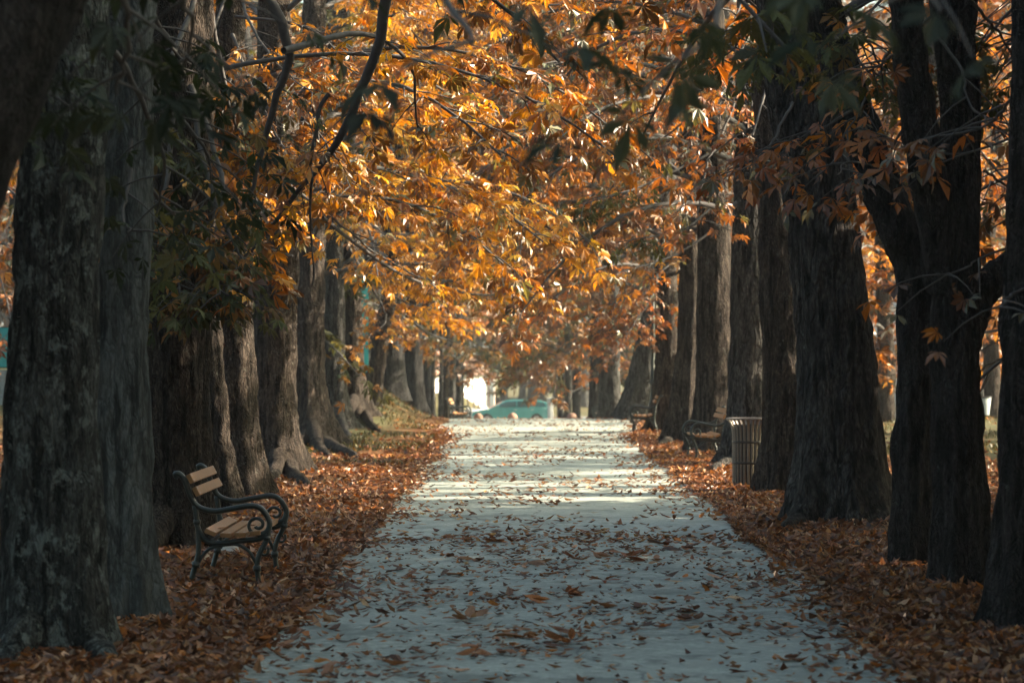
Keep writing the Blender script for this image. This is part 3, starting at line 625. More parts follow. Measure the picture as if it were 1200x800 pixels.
make_tree('black trunk with a knot and a bough bending right, second from the right edge', [(1128, 691), (1123, 560), (1119, 400), (1122, 290), (1126, 190), (1122, 90), (1116, 0)], 45, M_bark_dark, 'rust', 132, singles=100, flare=.45, top_r=.75, **NEAR,
          forks=[([(1127, 410), (1145, 350), (1180, 318), (1240, 290)], 42, 34, .5), ([(1112, 340), (1098, 260), (1078, 150), (1066, 60), (1060, -30)], 46, 36, -.4)],
          extra=[([(1180, 290), (1150, 300), (1120, 318), (1090, 322)], 20.5, 20, .010, .004, 4, 3, 'rust'), ([(1190, 160), (1130, 180), (1080, 172), (1020, 150)], 20.5, 21, .010, .004, 9, 3, 'rust'),
                 ([(1090, 20), (1060, 60), (1030, 75), (1010, 90)], 20.6, 21, .012, .004, 7, 3, 'rust'), ([(1100, 40), (1130, 90), (1150, 130), (1190, 150)], 20.6, 20, .012, .004, 6, 3, 'rust'), ([(1120, -30), (1160, 20), (1185, 60), (1200, 110)], 20.6, 21.5, .015, .005, 14, 6, 'olive'), ([(1080, -40), (1040, 0), (1020, 40), (1030, 90)], 20.6, 21.5, .015, .005, 14, 6, 'olive'), ([(1150, 200), (1180, 220), (1190, 240), (1200, 260)], 20.6, 21.5, .010, .004, 6, 5, 'rust')])
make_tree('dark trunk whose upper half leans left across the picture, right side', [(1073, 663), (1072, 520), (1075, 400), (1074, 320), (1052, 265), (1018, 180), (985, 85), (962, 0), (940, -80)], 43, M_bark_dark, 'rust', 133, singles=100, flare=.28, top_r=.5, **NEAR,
          extra=[([(1110, 300), (1060, 215), (1010, 190), (1000, 205)], 23, 22, .010, .004, 3, 2, 'rust'), ([(1000, 130), (960, 150), (920, 165), (880, 190)], 23, 23.5, .012, .004, 9, 4, 'rust'), ([(960, -20), (1010, 40), (1040, 90), (1050, 130)], 23, 25, .015, .005, 16, 6, 'rust'), ([(1060, 150), (1040, 190), (1050, 230), (1070, 260)], 23, 24.5, .012, .004, 12, 5, 'rust'), ([(940, -40), (900, 10), (870, 40), (850, 70)], 23, 25, .015, .005, 12, 5, 'olive'),
                 ([(1040, 60), (1020, 100), (1000, 150), (975, 200)], 23, 22.5, .012, .004, 8, 4, 'rust')])
make_tree('massive grey-brown trunk with wide root flare, largest on the right', [(986, 613), (985, 500), (980, 400), (962, 250), (940, 120), (926, 0)], 84, M_bark_plated, 'rust', 134, singles=120, roots=[([(952, 612), (934, 618), (918, 624)], .16, .03), ([(1018, 610), (1040, 614), (1054, 618)], .16, .03)], flare=.42, nroot=8, **{**NEAR, 'sides': 90, 'rings': 170, 'limbs': 10},
          extra=[([(930, 120), (905, 165), (880, 190), (850, 205)], 28.8, 28, .015, .005, 7, 4, 'rust'), ([(1000, 60), (1050, 110), (1080, 150), (1100, 210)], 29, 28.5, .015, .005, 10, 4, 'rust')])
make_tree('reddish brown trunk between the bin and the massive trunk', [(924, 578), (922, 500), (919, 400), (907, 200), (897, 0)], 46, M_bark_brown, 'rust', 135, singles=140, leaf=.165, zlo=4.2, zhi=9.5, limbs=10, nt=12, per=8, toward=.5, sides=44, rings=110, flare=.4)
make_tree('dark trunk directly behind the litter bin', [(876, 547), (879, 480), (880, 400), (880, 200), (880, 0)], 44, M_bark_plated, 'mixed', 136, singles=240, roots=[([(860, 547), (846, 551), (834, 556)], .17, .03)], **{**AV, 'zlo': 3.6, 'limbs': 12}, flare=.5,
          extra=[([(860, 120), (838, 180), (822, 230), (812, 265)], 42, 41, .02, .006, 10, 5, 'mixed'), ([(870, 90), (880, 130), (895, 160), (905, 200)], 42, 41, .015, .005, 5, 4, 'amber'), ([(880, -20), (850, 30), (822, 70), (800, 110)], 42, 41, .02, .006, 18, 7, 'rust'), ([(880, 40), (860, 90), (850, 120), (845, 160)], 42, 41, .02, .006, 14, 6, 'rust')])
make_tree('trunk with a bright sunlit right edge behind the middle right bench', [(838, 532), (838, 480), (838, 400), (836, 250), (832, 0)], 41, M_bark_brown, 'mixed', 137, singles=260, **{**AV, 'zlo': 3.3}, flare=.4,
          extra=[([(830, 180), (760, 215), (720, 228), (680, 240)], 45, 44, .02, .006, 15, 6, 'olive'), ([(838, 240), (800, 270), (750, 280), (700, 288)], 45, 44, .02, .006, 15, 6, 'olive'), ([(835, 120), (780, 160), (735, 200), (715, 240)], 45, 46, .02, .006, 14, 6, 'amber'), ([(836, 270), (790, 300), (745, 315), (700, 325)], 49, 48, .02, .006, 18, 7, 'amber'), ([(836, 60), (770, 90), (720, 110), (680, 150)], 49, 48, .02, .006, 18, 7, 'mixed'), ([(836, -20), (800, 40), (780, 100), (770, 150)], 49, 47.5, .02, .006, 18, 7, 'rust'), ([(838, 90), (862, 140), (855, 190), (846, 230)], 49, 48, .02, .006, 14, 6, 'rust'), ([(834, 10), (770, 20), (720, 40), (690, 70)], 49, 48, .02, .006, 18, 7, 'mixed')])
make_tree('brown trunk with a root spreading left, between two right-hand benches', [(800, 519), (803, 460), (807, 400), (808, 250), (806, 0)], 25, M_bark_brown, 'amber', 138, singles=200, roots=[([(790, 517), (780, 521), (772, 523)], .17, .03)], **{**AV, 'zlo': 3.0}, flare=.9, nroot=5,
          extra=[([(803, 290), (770, 325), (735, 350), (700, 365)], 56, 55, .03, .008, 20, 7, 'rust'), ([(805, 200), (750, 250), (700, 275), (660, 300)], 56, 55, .03, .008, 20, 7, 'mixed'), ([(806, 30), (770, 95), (740, 140), (715, 185)], 56, 55, .03, .008, 20, 8, 'rust'), ([(806, 110), (790, 170), (782, 220), (775, 260)], 56, 55, .03, .008, 18, 8, 'mixed'), ([(806, 150), (760, 190), (730, 230), (700, 250)], 56, 55, .03, .008, 18, 8, 'amber')])
make_tree('brown trunk beside the far right bench and lamp post', [(781, 506), (782, 450), (782, 380), (776, 200), (772, 0)], 27, M_bark_brown, 'rust', 139, singles=160, **{**AV, 'zlo': 2.8}, flare=.6,
          extra=[([(782, 280), (750, 335), (725, 368), (700, 390)], 64, 63, .03, .008, 22, 7, 'rust'), ([(780, 300), (765, 345), (748, 372), (735, 392)], 64, 62.5, .03, .008, 20, 7, 'rust'), ([(778, 200), (720, 260), (690, 300), (660, 320)], 64, 64, .03, .008, 20, 7, 'rust'), ([(776, 40), (740, 100), (700, 150), (665, 190)], 64, 63, .03, .008, 22, 8, 'rust'), ([(776, 120), (750, 180), (730, 230), (720, 270)], 64, 63, .03, .008, 20, 8, 'mixed'), ([(774, 0), (720, 40), (670, 60), (630, 90)], 64, 63, .03, .008, 22, 8, 'mixed')])
make_tree('pale mottled trunk leaning right behind the lamp post', [(740, 492), (752, 440), (764, 390), (776, 300), (780, 150)], 30, M_bark_pale, 'rust', 140, singles=100, flare=.4, **{**AV, 'height': 13, 'zhi': 11.5, 'zlo': 3.0},
          extra=[([(772, 270), (725, 320), (690, 350), (655, 372)], 75, 75, .03, .008, 22, 7, 'pink'), ([(766, 330), (735, 370), (710, 395), (690, 412)], 75, 74, .03, .008, 20, 7, 'rust')])
make_tree('dark grey trunk beside the farthest right bench', [(715, 492), (714, 440), (716, 380), (718, 200)], 20, M_bark_pale, 'rust', 141, Yd=82, height=14, limbs=14, zlo=3.6, zhi=12.5, nt=13, per=9, reach=(3, 5), leaf=.2, **FARK,
          extra=[([(716, 330), (690, 372), (668, 400), (650, 425)], 82, 82, .03, .008, 22, 7, 'pink'), ([(716, 350), (735, 390), (728, 410), (720, 425)], 82, 81, .03, .008, 14, 7, 'rust')])
make_tree('narrow dark trunk, last of the right row', [(698, 492), (698, 440), (698, 380), (696, 200)], 12, M_bark_dark, 'pink', 142, Yd=88, height=14, limbs=13, zlo=3.8, zhi=12.5, nt=13, per=9, reach=(3, 4.6), leaf=.2, **FARK)

# ---------------------------------------------------------------- trees beyond the avenue
BACK = dict(limbs=20, nt=11, per=8, leaf=.33, tw=1.5, keep_bound=False, sides=12, rings=26, flare=.3, **{k: v for k, v in FARK.items() if k == 'tpl' or k == 'fgap'})
def back(label, px, Yd, pal, seed, h=16, w=.45, zlo=2.5, reach=(3.5, 6), group='trees beyond the avenue', mat=None, **kw):
    X = (px - CX) / F * Yd; py = CY + (H - float(terrain(X, Yd))) / Yd * F
    return make_tree(label, [(px, py), (px + 2, py - 60), (px, py - 140)], w * F / Yd, mat or M_bark_pale, pal, seed, name='park_tree', Yd=Yd, height=h, zlo=zlo + float(terrain(X, Yd)), zhi=h - 1.5, reach=reach, group=group, **{**BACK, **({'tpl': TPL_BIG} if Yd > 115 and 'limbs' not in kw else {}), **kw})
back('slim grey-stemmed tree right of the teal car', 664, 104, 'mixed', 200, 12, .2, 1.6, (2.0, 3.8), leaf=.3, limbs=30, per=9)
back('olive and brown tree rising behind the slim grey-stemmed one', 674, 120, 'olive', 211, 15, .3, 2.0, (2.8, 4.4), leaf=.34, limbs=28, per=9, mat=M_bark_dark)
back('brown tree over the far end of the path', 656, 138, 'mixed', 212, 16, .3, 3.0, (2.8, 4.6), leaf=.36, limbs=28, per=9, mat=M_bark_dark)
back('yellowish tree behind the white house', 560, 215, 'straw', 201, 20, .5, 3, (5, 8), leaf=.5)
back('pale tree behind the front of the teal car', 590, 226, 'straw', 202, 18, .5, 2.4, (5, 8), leaf=.5)
back('green-brown low tree behind the roof of the teal car', 622, 232, 'olive', 203, 16, .5, 2.2, (5, 8), leaf=.5)
back('tawny tree behind the rear of the teal car', 652, 222, 'pink', 204, 18, .5, 2.0, (5, 8), leaf=.5)
back('dark olive tree behind the round stone by the right row', 684, 216, 'olive', 205, 18, .5, 2.0, (5, 8), leaf=.5)
back('tall tree closing the avenue on its left', 500, 160, 'pink', 206, 22, .5, 3, (5, 8), leaf=.42)
back('tall tree closing the avenue in the middle', 612, 255, 'pink', 207, 30, .5, 8, (6, 10), limbs=26, leaf=.6)
back('tall tree closing the avenue on its right', 745, 176, 'pink', 208, 24, .5, 8, (5, 8), leaf=.42)
back('tawny tall tree far behind the young stems', 545, 250, 'pink', 209, 30, .5, 6, (6, 10), limbs=24, leaf=.6)
back('tawny tall tree far behind the right row', 690, 250, 'mixed', 210, 30, .5, 6, (6, 10), limbs=24, leaf=.6)
for n, (px, Yd, pal, lab) in enumerate([(418, 98, 'pink', 'tall tree left of the path end, rising behind the bank'), (835, 100, 'pink', 'tall tree right of the path end, behind the lamp post'), (440, 124, 'mixed', 'second tall tree behind the bank, farther off'),
                                        (800, 122, 'pink', 'second tall tree right of the path end, farther off'), (470, 148, 'straw', 'third tall tree behind the bank, farthest off'), (772, 146, 'mixed', 'third tall tree right of the path end, farthest off')]):
    back(lab, px, Yd, pal, 240 + n, 19, .5, 5.5, (4.5, 7), leaf=.34, limbs=19, nt=12, per=9)
def copy_tree(o, parent=None):
    c = o.copy(); col.objects.link(c)
    if parent is not None: c.parent = parent
    for ch in list(o.children): copy_tree(ch, c)
    return c
def protos(seed, pal, **kw): return back('tree', 615, 240.0, pal, seed, 37, .6, 1.5, (6, 9.5), 'tall trees closing the view behind the park', M_bark_brown, leaf=1.05, limbs=40, nt=14, per=11, tw=2.4, tpl=TPL_BIG, **kw)
PR = [protos(400, 'pink'), protos(401, 'mixed'), protos(402, 'rust')]; used_pr = [False] * 3
spots = [(575, 262, 0), (632, 258, 1), (690, 262, 0)] + [(px, 236 + 22 * (k % 2), (2, 0, 1)[k % 3]) for k, px in enumerate(range(745, 1380, 62))] + [(px, 190 + 26 * (k % 2), (1, 0, 2)[k % 3]) for k, px in enumerate(range(-120, 540, 66))]
for k, (px, Yd, q) in enumerate(spots):
    t = PR[q] if not used_pr[q] else copy_tree(PR[q]); used_pr[q] = True
    X = (px - CX) / F * Yd; t.location = (X, Yd, float(terrain(X, Yd))); t.rotation_euler = (0, 0, k * 2.1); sc_ = 1 + .16 * math.sin(k * 2.7); t.scale = (sc_, sc_, sc_)
    t['label'] = 'tall brown-leaved tree in the far backdrop behind avenue and lawns'
G1 = 'trees on the lawn to the right'
back('rust-leaved lawn tree seen left of the two black right-hand trunks', 1036, 72, 'amber', 220, 11, .4, 1.2, (2.6, 4.2), G1, M_bark_brown, leaf=.24)
back('orange lawn tree seen between the massive trunk and its right neighbour', 1062, 92, 'rust', 221, 13, .4, 1.4, (3, 5), G1, M_bark_brown, leaf=.26)
back('orange lawn tree seen between the two rightmost trunks', 1160, 80, 'amber', 222, 12, .4, 1.2, (2.8, 4.6), G1, M_bark_brown, leaf=.24)
back('rusty lawn tree farther back at the right edge', 1200, 104, 'rust', 223, 14, .4, 1.4, (3, 5), G1, M_bark_brown, leaf=.28)
back('rusty lawn tree hidden mostly behind the massive trunk', 960, 108, 'rust', 224, 15, .4, 1.5, (3, 5), G1, M_bark_brown, leaf=.28)
back('golden lawn tree glimpsed left of the dark trunk behind the bin', 866, 96, 'gold', 225, 14, .4, 1.2, (3, 4.5), G1, M_bark_brown, leaf=.26)
G2 = 'dark trees behind the left row'
back('brownish tree behind the left edge trunk', 20, 75, 'mixed', 230, 12, .4, 2.2, (3, 5), G2, M_bark_dark, leaf=.25)
back('shaded tree behind the broad trunk by the bench', 215, 62, 'olive', 231, 12, .5, 2.2, (3, 4.6), G2, M_bark_dark, leaf=.24)
back('shaded tree behind the knobbly-rooted trunk', 300, 80, 'mixed', 232, 14, .5, 1.6, (3, 5), G2, M_bark_dark, leaf=.26)
back('shaded tree behind the leaning slim trunk', 432, 108, 'olive', 233, 16, .5, 2.0, (3.5, 5.5), G2, M_bark_dark, leaf=.3)
back('shaded tree behind the bank', 380, 120, 'mixed', 234, 17, .5, 1.6, (4, 6), G2, M_bark_dark, leaf=.33)
back('shaded dark tree behind the bank stems', 500, 128, 'olive', 235, 15, .5, 1.6, (3, 5), G2, M_bark_dark, leaf=.33)
for n, (px, Yd, pal, lab) in enumerate([(1105, 62, 'rust', 'rusty tree behind the pair of black right-hand trunks'), (1240, 78, 'amber', 'orange tree cut by the right edge behind the black trunk'), (1130, 118, 'rust', 'far lawn tree behind the knotted black trunk'),
                                        (1010, 138, 'amber', 'far lawn tree behind the right side of the massive trunk'), (1290, 112, 'rust', 'far lawn tree beyond the right edge'), (905, 150, 'rust', 'far lawn tree behind the reddish trunk'), (1185, 150, 'amber', 'farthest lawn tree at right')]):
    back(lab, px, Yd, pal, 260 + n, 13 + Yd * .04, .4, 1.4, (3.2, 5), G1, M_bark_brown, leaf=.215 + Yd * .0014, limbs=20, nt=12, per=9)
for n, (px, Yd, pal, lab) in enumerate([(60, 112, 'mixed', 'far shaded tree behind the lichen-spotted trunk'), (150, 95, 'olive', 'far shaded tree behind the smooth slim trunk'), (-60, 58, 'rust', 'rusty tree beyond the left edge of the picture'),
                                        (255, 130, 'mixed', 'far shaded tree behind the thin brown stem'), (330, 150, 'olive', 'farthest shaded tree behind the left row')]):
    back(lab, px, Yd, pal, 280 + n, 13 + Yd * .04, .4, 1.4, (3.2, 5), G2, M_bark_dark, leaf=.2 + Yd * .0013, limbs=22, nt=12, per=9)
# unseen trees added just right of the picture to keep the sun off the avenue
G3 = 'unseen trees added right of the picture for shade'
for n, (X, Yd, h) in enumerate([(7.2, 8, 10), (8.0, 15, 11), (7.6, 22, 11), (8.6, 28.5, 11), (12.5, 12, 13), (13.0, 20, 13), (10.4, 17.5, 14), (10.6, 24.5, 14), (7.9, 30.4, 9), (9.4, 20.6, 11), (13.5, 27, 13), (10.0, 32.0, 10), (11.2, 39, 12), (12.6, 46, 12), (13.2, 53, 12), (13.8, 60, 12)]):
    back('dense dark unseen tree added right of the picture to shade the avenue', CX + X / Yd * F, Yd, 'rust', 300 + n, h, .5, 1.6, (2.6, 4.4), G3, M_bark_dark, leaf=.52, nt=11, per=12 if Yd < 33 else 10, limbs=22 if Yd < 33 else 20, tpl=TPL_BIG, fgap=True, keep=lambda P, px, py: (px > 1230 + 4500 / np.maximum(P[:, 1], 4)))
for n, (X, Yd) in enumerate([(-4.2, 4), (-7.5, 9), (-4.0, -4), (4.4, -5), (-4.3, -12), (4.3, -13), (-8.5, 17), (-9, 26)]):  # unseen trees added around the viewer to cut the light on near trunks
    if n == 0: t0 = t = back('unseen avenue tree added behind or left of the viewer to shade the near trunks', CX + 200, 40.0, 'olive', 330, 10.5, .6, 4.8, (3, 4.4), 'unseen trees added to shade the near trunks', M_bark_dark, leaf=.40, limbs=15, nt=10, per=9, tpl=TPL_BIG)
    else: t = copy_tree(t0)
    t.location = (X, Yd, 0); t.rotation_euler = (0, 0, n * 1.3)
for n, (X, Yd, sd) in enumerate([(-6.2, 13.5, -1), (-6.6, 19, -1), (6.6, 13, 1), (7.2, 18.5, 1)]):  # low crowns added out of view on both sides, darkening the near trunks
    back('low-crowned unseen tree added outside the picture to darken the near trunks', CX + X / Yd * F, Yd, 'olive', 360 + n, 9, .4, 2.0, (2.2, 3.2), 'unseen trees added to shade the near trunks', M_bark_dark, leaf=.4, limbs=18, nt=11, per=10, tpl=TPL_BIG, fgap=False,
         keep=(lambda P, px, py: px < -60 - 4500 / np.maximum(P[:, 1], 4)) if sd < 0 else (lambda P, px, py: px > 1260 + 4500 / np.maximum(P[:, 1], 4)))

# ---------------------------------------------------------------- white house, pale house
def house(label, loc, rz, w, d, h, mat, n_win, pillars=True):
    t = empty('house', loc, rz); tag(t, label, 'house')
    m = MB(); m.box(-w / 2, w / 2, 0, d, -.5, h); wl = m.build('wall', mat, t)
    m = MB(); e = .35
    m.add([(-w / 2 - e, -e, h - .05), (w / 2 + e, -e, h - .05), (w / 2 + e, d + e, h - .05), (-w / 2 - e, d + e, h - .05), (-w / 2 - e, d / 2, h + d * .38), (w / 2 + e, d / 2, h + d * .38)],
          [(0, 1, 5, 4), (2, 3, 4, 5), (0, 4, 3), (1, 2, 5), (0, 3, 2, 1)]); rf = m.build('roof', M_roof, t)
    m = MB(); m.box(-w * .2, -w * .2 + .5, d * .6, d * .6 + .5, h + d * .15, h + d * .38 + .7); m.build('chimney', M_pillar, rf)
    for q in range(n_win):
        x = -w / 2 + w * (q + .5) / n_win
        m = MB(); m.box(x - .5, x + .5, -.06, -.003, 1.9, 3.2); f = m.build('window', M_frame, t)
        for s in (-1, 1):
            m = MB(); m.box(x + (.03 if s > 0 else -.44), x + (.44 if s > 0 else -.03), -.075, -.063, 1.97, 3.13); m.build('pane', M_glass, f)
    if pillars:
        m = MB(); m.box(w / 2 + .003, w / 2 + .42, -.25, .25, -.5, h - .06); m.build('corner_pillar', M_pillar, t)
        m = MB(); m.box(-w / 2, w / 2, -.05, -.003, -.5, .35); m.build('plinth', M_pale, t)
    return t
hz = float(terrain(0, 196))
hx = (571 - CX) / F * 196
house('white rendered house at the end of the avenue, left of the teal car', (hx - 2.55, 198, hz), math.radians(48), 7.6, 4, 2.5, M_white, 0)
house('pale house glimpsed high between the rightmost trunks', (21.5, 128, float(terrain(21, 128))), math.radians(24), 7, 7, 9.0, M_pale, 3, False)
# low pickets before the white house
for n, px in enumerate((548.5, 555.5, 561)):
    Yd = 186.0; zb = float(terrain(0, Yd)); m = MB(); m.box(-.06, .06, -.05, .05, -.2, 1.0); m.add([(-.06, -.05, 1.0), (.06, -.05, 1.0), (.06, .05, 1.0), (-.06, .05, 1.0), (0, 0, 1.12)], [(0, 1, 4), (1, 2, 4), (2, 3, 4), (3, 0, 4)])
    o = m.build('fence_post', M_pillar); o.location = ((px - CX) / F * Yd, Yd, zb)
    tag(o, ('leftmost of three short brown posts before the white house', 'middle one of three short brown posts before the white house', 'rightmost of three short brown posts before the white house')[n], 'post', 'posts before the white house')

# ---------------------------------------------------------------- teal cars
def car(label, loc, rz):
    t = empty('parked_car', loc, rz); tag(t, label, 'car', 'teal cars on the cross road')
    low = [(-2.15, .32), (-2.18, .55), (-2.05, .74), (-1.1, .90), (1.75, .95), (2.10, .90), (2.16, .55), (2.10, .32)]
    wid = .84
    def prof(name, pts, half, mat, inset=0.0, smooth=False, bev=.035):
        m = MB(); n = len(pts)
        V = [(x, -half + (inset if z > .95 else 0), z) for x, z in pts] + [(x, half - (inset if z > .95 else 0), z) for x, z in pts]
        m.add(V, [tuple(range(n))[::-1], tuple(range(n, 2 * n))] + [(q, (q + 1) % n, n + (q + 1) % n, n + q) for q in range(n)][::1])
        return m.build(name, mat, t, bevel=bev)
    prof('body', low, wid, M_tealpaint)
    prof('roof', [(-1.15, .905), (-.35, 1.30), (.1, 1.35), (1.35, 1.33), (1.95, 1.2), (2.08, .955)], .80, M_tealpaint, .12)
    for s in (-1, 1):
        for k, pts in enumerate([[(-.95, .96), (-.32, 1.25), (.22, 1.29), (.22, .97)], [(.30, .97), (.30, 1.29), (1.15, 1.28), (1.15, .98)], [(1.22, .98), (1.22, 1.28), (1.72, 1.18), (1.85, .98)]]):
            m = MB(); y = [s * (.812 if z < 1 else .705) for x, z in pts]; m.add([(x, yy, z) for (x, z), yy in zip(pts, y)] + [(x, yy - s * .02, z) for (x, z), yy in zip(pts, y)], [(0, 1, 2, 3), (7, 6, 5, 4), (0, 1, 5, 4), (1, 2, 6, 5), (2, 3, 7, 6), (3, 0, 4, 7)]); m.build('side_window', M_glass, t)
        for x in (-1.32, 1.32):
            m = MB(); m.tube([(x, s * .66, .31), (x, s * .86, .31)], .31, 18); wv = m.build('wheel', M_tyre, t)
            m = MB(); m.tube([(x, s * .85, .31), (x, s * .875, .31)], .19, 14); m.build('rim', M_rim, wv)
        m = MB(); m.box(-2.16, -2.06, s * .72 - .1, s * .72 + .1, .58, .72); m.build('headlight', M_lamp, t, bevel=.01)
        m = MB(); m.box(2.08, 2.18, s * .74 - .07, s * .74 + .07, .62, .86); m.build('tail_light', M_redlamp, t, bevel=.01)
        for x in (.12, 1.02):
            m = MB(); m.box(x, x + .16, s * .842 - .015, s * .842 + .015, .80, .83); m.build('door_handle', M_rim, t)
        m = MB(); m.box(-.86, -.70, s * .90 - .06, s * .90 + .06, .95, 1.08); m.build('wing_mirror', M_tealpaint, t, bevel=.012)
    m = MB(); m.box(-2.26, -2.12, -.8, .8, .34, .5); m.build('bumper', M_binhoop, t, bevel=.02)
    m = MB(); m.box(2.12, 2.24, -.8, .8, .34, .5); m.build('bumper', M_binhoop, t, bevel=.02)
    return t
cz = float(terrain(0, 168))
car('teal estate car parked across the end of the avenue', ((599 - CX) / F * 160, 160.5, cz + .02), 0.05)

# ---------------------------------------------------------------- round stones, thin poles, lamp post
for n, (px, dia) in enumerate([(560.5, .26), (600.5, .30), (670, .30)]):
    Yd = 87.0; X = (px - CX) / F * Yd; zb = float(terrain(0, Yd)); r_ = dia / 2 * 1.02
    hgt = (H - (484 if n else 485.5) * 0 - 0)
    top = H - (483.5 - CY) / F * Yd
    m = MB(); prof = [(r_ * .8, zb - .05), (r_, zb + .1), (r_, top - r_)] + [(r_ * math.cos(a), top - r_ + r_ * math.sin(a)) for a in np.linspace(.15, 1.5, 8)] + [(0.002, top)]
    m.lathe(prof, 20); o = m.build('stone_bollard', M_stone, smooth=True); o.location = (X, Yd, 0)
    tag(o, ('smallest round-topped reddish bollard, before the front of the teal car', 'round-topped reddish bollard before the middle of the teal car', 'round-topped reddish bollard right of the slim grey tree')[n], 'bollard', 'round-topped bollards at the end of the path')
t = empty('street_pole', ((542.5 - CX) / F * 118, 118, float(terrain(0, 118)))); tag(t, 'thin dark pole before the white house', 'pole')
m = MB(); m.tube([(0, 0, 0), (0, 0, 5.2)], [.045, .035], 8); m.build('shaft', M_binhoop, t)
m = MB(); m.tube([(0, 0, 0), (0, 0, .5)], [.09, .07], 10); m.build('foot', M_binhoop, t)
for px, Yd, wd, hh, lab in ((576.5, 184, .3, 2.5, 'pale post at the right corner of the white house'), (643.5, 150, .18, 1.5, 'grey-teal post behind the rear of the teal car'), (646.5, 156, .15, 1.45, 'white narrow post behind the rear of the teal car')):
    t = empty('gate_post', ((px - CX) / F * Yd, Yd, float(terrain(0, Yd)))); tag(t, lab, 'post')
    m = MB(); m.box(-wd / 2, wd / 2, -wd / 2, wd / 2, 0, hh); m.build('shaft', M_white if 'white narrow' in lab else M_pale, t, bevel=.02)
    m = MB(); m.box(-wd * .65, wd * .65, -wd * .65, wd * .65, hh + .003, hh + .1); m.build('cap', M_pale, t, bevel=.02)
Yd = 66.0; t = empty('lamp_post', ((765 - CX) / F * Yd, Yd, float(terrain((765 - CX) / F * Yd, Yd)))); tag(t, 'black cast-iron lamp post behind the far right bench', 'lamp post')
m = MB(); m.lathe([(.13, 0), (.13, .12), (.10, .18), (.085, .5), (.095, .55), (.06, .62), (.05, .95), (.075, .98), (.075, 1.02), (.045, 1.08), (.04, 2.0), (.055, 2.03), (.04, 2.08), (.034, 3.9)], 16); m.build('post', M_iron, t, True)
m = MB(); m.lathe([(.05, 3.9), (.09, 3.96), (.10, 4.0), (.15, 4.38), (.12, 4.38)], 8); lt = m.build('lantern', M_lamp, t)
m = MB(); m.lathe([(.17, 4.383), (.19, 4.40), (.10, 4.52), (.03, 4.56), (.02, 4.66), (.002, 4.68)], 8); m.build('lantern_cap', M_iron, lt)
m = MB()
for k in range(6):
    a = k * math.pi / 3 + .3; m.tube([(.10 * math.cos(a), .10 * math.sin(a), 4.0), (.155 * math.cos(a), .155 * math.sin(a), 4.39)], .008, 4)
m.build('lantern_frame', M_iron, lt)
# teal screens behind the left row
Yd = 62.0; t = empty('screen_fence', (-13.0, Yd, float(terrain(-13, Yd)))); tag(t, 'teal sheeting on a fence at the far left edge', 'fence')
gz = float(terrain(-13, Yd)); z0, z1 = H - (430 - CY) / F * Yd - gz, H - (384 - CY) / F * Yd - gz
for k in range(3):
    x0 = -1.2 + k * 1.2 + .02; m = MB(); n = 13
    for s in range(n):
        x = x0 + 1.13 * s / (n - 1); y = .03 * math.sin(s * 1.3 + k); m.add([(x, y, z0), (x, y * .4, z1)], [])
    m.f = [(2 * a, 2 * a + 2, 2 * a + 3, 2 * a + 1) for a in range(n - 1)]; m.build('sheet', M_teal, t, True)
for x in (-1.2, 0.0, 1.2, 2.4):
    m = MB(); m.tube([(x, .08, -.1), (x, .08, z1 + .08)], .035, 8); m.build('post', M_binhoop, t)
for z in (z0, (z0 + z1) / 2, z1):
    m = MB(); m.tube([(-1.25, .11, z), (2.45, .11, z)], .022, 6); m.build('rail', M_binhoop, t)
m = MB(); m.box(-1.25, 2.45, .02, .2, -.1, z0 - .06); m.build('base_wall', M_kerb, t)
Yd = 92.0; X = (427 - CX) / F * Yd; t = empty('sign_post', (X, Yd, float(terrain(X, Yd)))); tag(t, 'narrow teal panel post left of the leaning slim trunk', 'post')
m = MB(); m.box(-.12, .12, -.03, .03, .0, 3.4); m.build('panel', M_teal, t, bevel=.01)
for s in (-1, 1):
    m = MB(); m.tube([(s * .145, 0, -.1), (s * .145, 0, 3.5)], .022, 8); m.build('edge_tube', M_binhoop, t)

